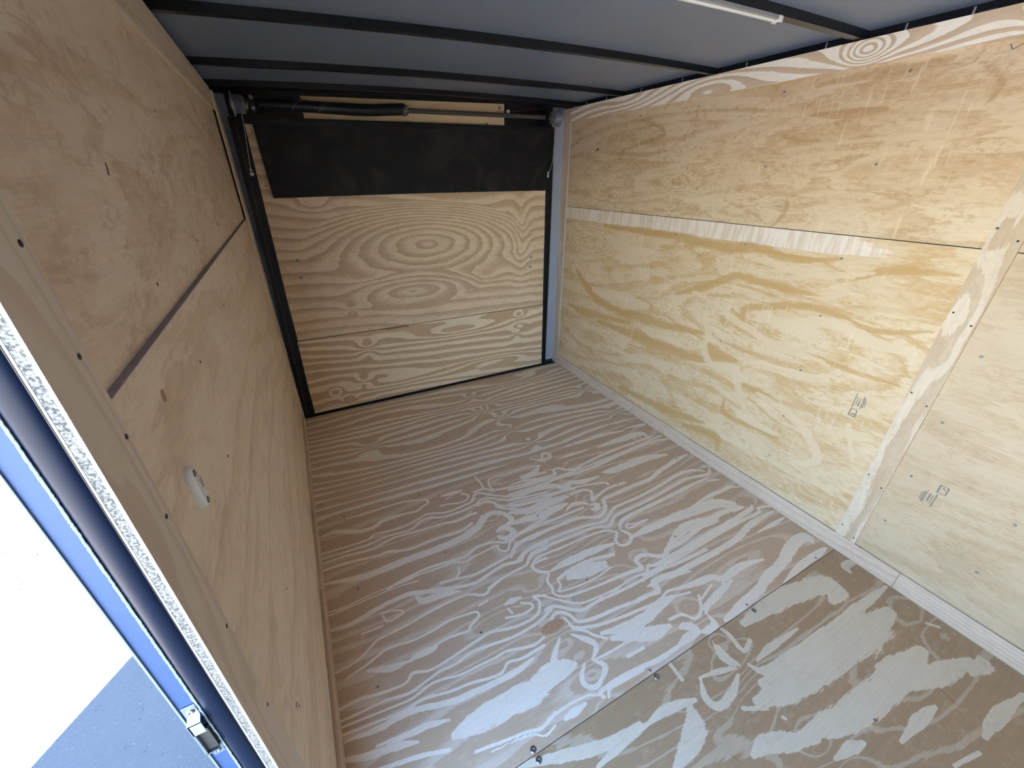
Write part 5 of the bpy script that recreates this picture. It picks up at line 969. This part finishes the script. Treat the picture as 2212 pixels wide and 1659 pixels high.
for i in range(n):
    for k in range(4): bm.faces.new((secs[i][k], secs[i + 1][k], secs[i + 1][k + 1], secs[i][k + 1]))
    bm.faces.new((secs[i][4], secs[i + 1][4], secs[i + 1][0], secs[i][0]))
bm.faces.new(secs[0]); bm.faces.new(secs[-1][::-1]); obj('diffuser', bm, M_LEDA, ld)
for x in (x0_ - 0.004, x1_): 
    z = ledz(x); obj('end_cap', bx((x - 0.008, -1.759, z - 0.014), (x + 0.010, -1.733, z + 0.001), 0.002), M_LEDA, ld)
    put_screw(ld, (x + 0.002, -1.750, z - 0.014), (0, 0, -1), ME_SCREW, 'screw')

# ---- white oval cover on the left wall
cv = tag(empty('wire_cover', (0.0, -2.183, 1.115)), 'small white oval plastic cover held by two screws on the left wall', 'wire cover')
bm = bmesh.new(); cy, cz, hl, hw = -2.184, 1.1135, 0.036, 0.0135
tilt = -0.10
def cpt(a, b, x):   # a along, b across
    return (x, cy + b * math.cos(tilt) + a * math.sin(tilt), cz + a * math.cos(tilt) - b * math.sin(tilt))
def stad(k, n_, hl_, hw_):
    a_ = 2 * math.pi * k / n_; q = hl_ - hw_
    return ((q if math.sin(a_) > 0 else -q) + hw_ * math.sin(a_), hw_ * math.cos(a_))
rings = []
for (sc_, x) in ((1.0, 0.0), (1.0, 0.003), (0.92, 0.0065), (0.78, 0.0085), (0.55, 0.0090)):
    rings.append([bm.verts.new(cpt(*stad(k, 32, hl * (1 - (1 - sc_) * 0.4), hw * sc_), x)) for k in range(32)])
for i in range(4):
    for k in range(32): bm.faces.new((rings[i][k], rings[i][(k + 1) % 32], rings[i + 1][(k + 1) % 32], rings[i + 1][k]))
bm.faces.new(rings[-1]); bm.faces.new(rings[0][::-1])
obj('cover_body', bm, M_WHITEP, cv, smooth=True)
for a in (0.0255, -0.0255):
    p = cpt(a, 0, 0.0088)
    obj('screw_recess', lathe(bmesh.new(), p, (1, 0, 0), [(0, 0.0052), (0.0005, 0.0050)], 16), M_DARKHOLE, cv)
    s_ = put_screw(cv, (p[0] + 0.0005, p[1], p[2]), PX); s_.scale = (0.85, 0.85, 0.7)
bm = bmesh.new()
for (a0, b0, a1, b1, x) in ((-0.016, -0.006, 0.016, 0.006, 0.0092),): slab(bm, [cpt(a0, b0, x), cpt(a1, b0, x), cpt(a1, b1, x), cpt(a0, b1, x)], (0.0010, 0, 0))
obj('raised_boss', bm, M_WHITEP, cv)
obj('grey_sticker', slab(bmesh.new(), [cpt(0.012, -0.001, 0.0104), cpt(0.012, 0.007, 0.0104), cpt(-0.002, 0.006, 0.0104), cpt(-0.004, 0.000, 0.0104)], (0.0004, 0, 0)), M_GREYP, cv)

# ---- zinc strike on the jamb of the side door
sk = tag(empty('door_strike', (-0.045, DOOR_A, 0.855)), 'bright zinc door strike screwed to the side door jamb', 'door strike')
yj = DOOR_A + 0.0004
bm = bmesh.new()
box(bm, (-0.0505, yj - 0.0022, 0.893), (-0.0370, yj - 0.0002, 0.915), 0.0006); obj('upper_tab', bm, M_ZINC, sk)
bm = bmesh.new(); slab(bm, [(-0.0505, yj - 0.002, 0.893), (-0.0370, yj - 0.002, 0.893), (-0.0370, yj - 0.010, 0.889), (-0.0505, yj - 0.010, 0.889)], (0, 0, -0.002)); obj('upper_step', bm, M_ZINC, sk)
bm = bmesh.new(); slab(bm, [(-0.0505, yj - 0.010, 0.889), (-0.0370, yj - 0.010, 0.889), (-0.0370, yj - 0.010, 0.866), (-0.0505, yj - 0.010, 0.866)], (0, 0.0015, 0)); obj('face_plate', bm, plain('blued_zinc', (0.40, 0.52, 0.72), 0.35, metal=0.5), sk)
bm = bmesh.new(); slab(bm, [(-0.0515, yj - 0.010, 0.889), (-0.0490, yj - 0.010, 0.889), (-0.0490, yj - 0.010, 0.816), (-0.0515, yj - 0.010, 0.816)], (0, 0.0095, 0)); obj('side_lip', bm, M_ZINC, sk)
obj('latch_pocket', bx((-0.0490, yj - 0.006, 0.818), (-0.0370, yj - 0.0002, 0.866)), M_DARKHOLE, sk)
bm = bmesh.new(); slab(bm, [(-0.0505, yj - 0.010, 0.818), (-0.0370, yj - 0.010, 0.818), (-0.0370, yj - 0.001, 0.815), (-0.0505, yj - 0.001, 0.815)], (0, 0, -0.002)); obj('lower_step', bm, M_ZINC, sk)
bm = bmesh.new(); box(bm, (-0.0490, yj - 0.0022, 0.795), (-0.0370, yj - 0.0002, 0.815), 0.0006); obj('lower_tab', bm, M_ZINC, sk)
for z in (0.904, 0.805): put_screw(sk, (-0.0430, yj - 0.0022, z), (0, -1, 0), ME_SCREW, 'screw')

# ---- strap and crumpled plastic hanging on the outside of the jamb
sp_ = tag(empty('tie_strap', (-0.075, -2.30, 0.6)), 'faded yellow strap hanging outside the jamb below the zinc strike', 'strap')
bm = bmesh.new(); P = [(-0.062, -2.325, 0.785), (-0.0635, -2.325, 0.72), (-0.0645, -2.322, 0.64), (-0.066, -2.32, 0.55), (-0.068, -2.318, 0.42)]
for a_, b_ in zip(P[:-1], P[1:]):
    a_, b_ = Vector(a_), Vector(b_); slab(bm, [a_, a_ + Vector((-0.006, 0, 0)), b_ + Vector((-0.006, 0, 0)), b_], (0, 0.0015, 0))
obj('webbing', bm, M_STRAP, sp_)
bm = bmesh.new(); rnd = random.Random(6); g = []
for i in range(9):
    row = []
    for j in range(22): row.append(bm.verts.new((-0.0595 - 0.0006 * i + rnd.uniform(-.0012, .0012), -2.338 + 0.004 * i + rnd.uniform(-.0025, .0025), 0.76 - 0.016 * j + 0.02 * abs(i - 4) * (j == 0) + rnd.uniform(-.003, .003))))
    g.append(row)
for i in range(8):
    for j in range(21): bm.faces.new((g[i][j], g[i + 1][j], g[i + 1][j + 1], g[i][j + 1]))
o_ = obj('plastic_film', bm, M_BAG); tag(o_, 'crumpled clear blue plastic film clinging outside the side door jamb', 'plastic film')
so = o_.modifiers.new('solid', 'SOLIDIFY'); so.thickness = 0.0006
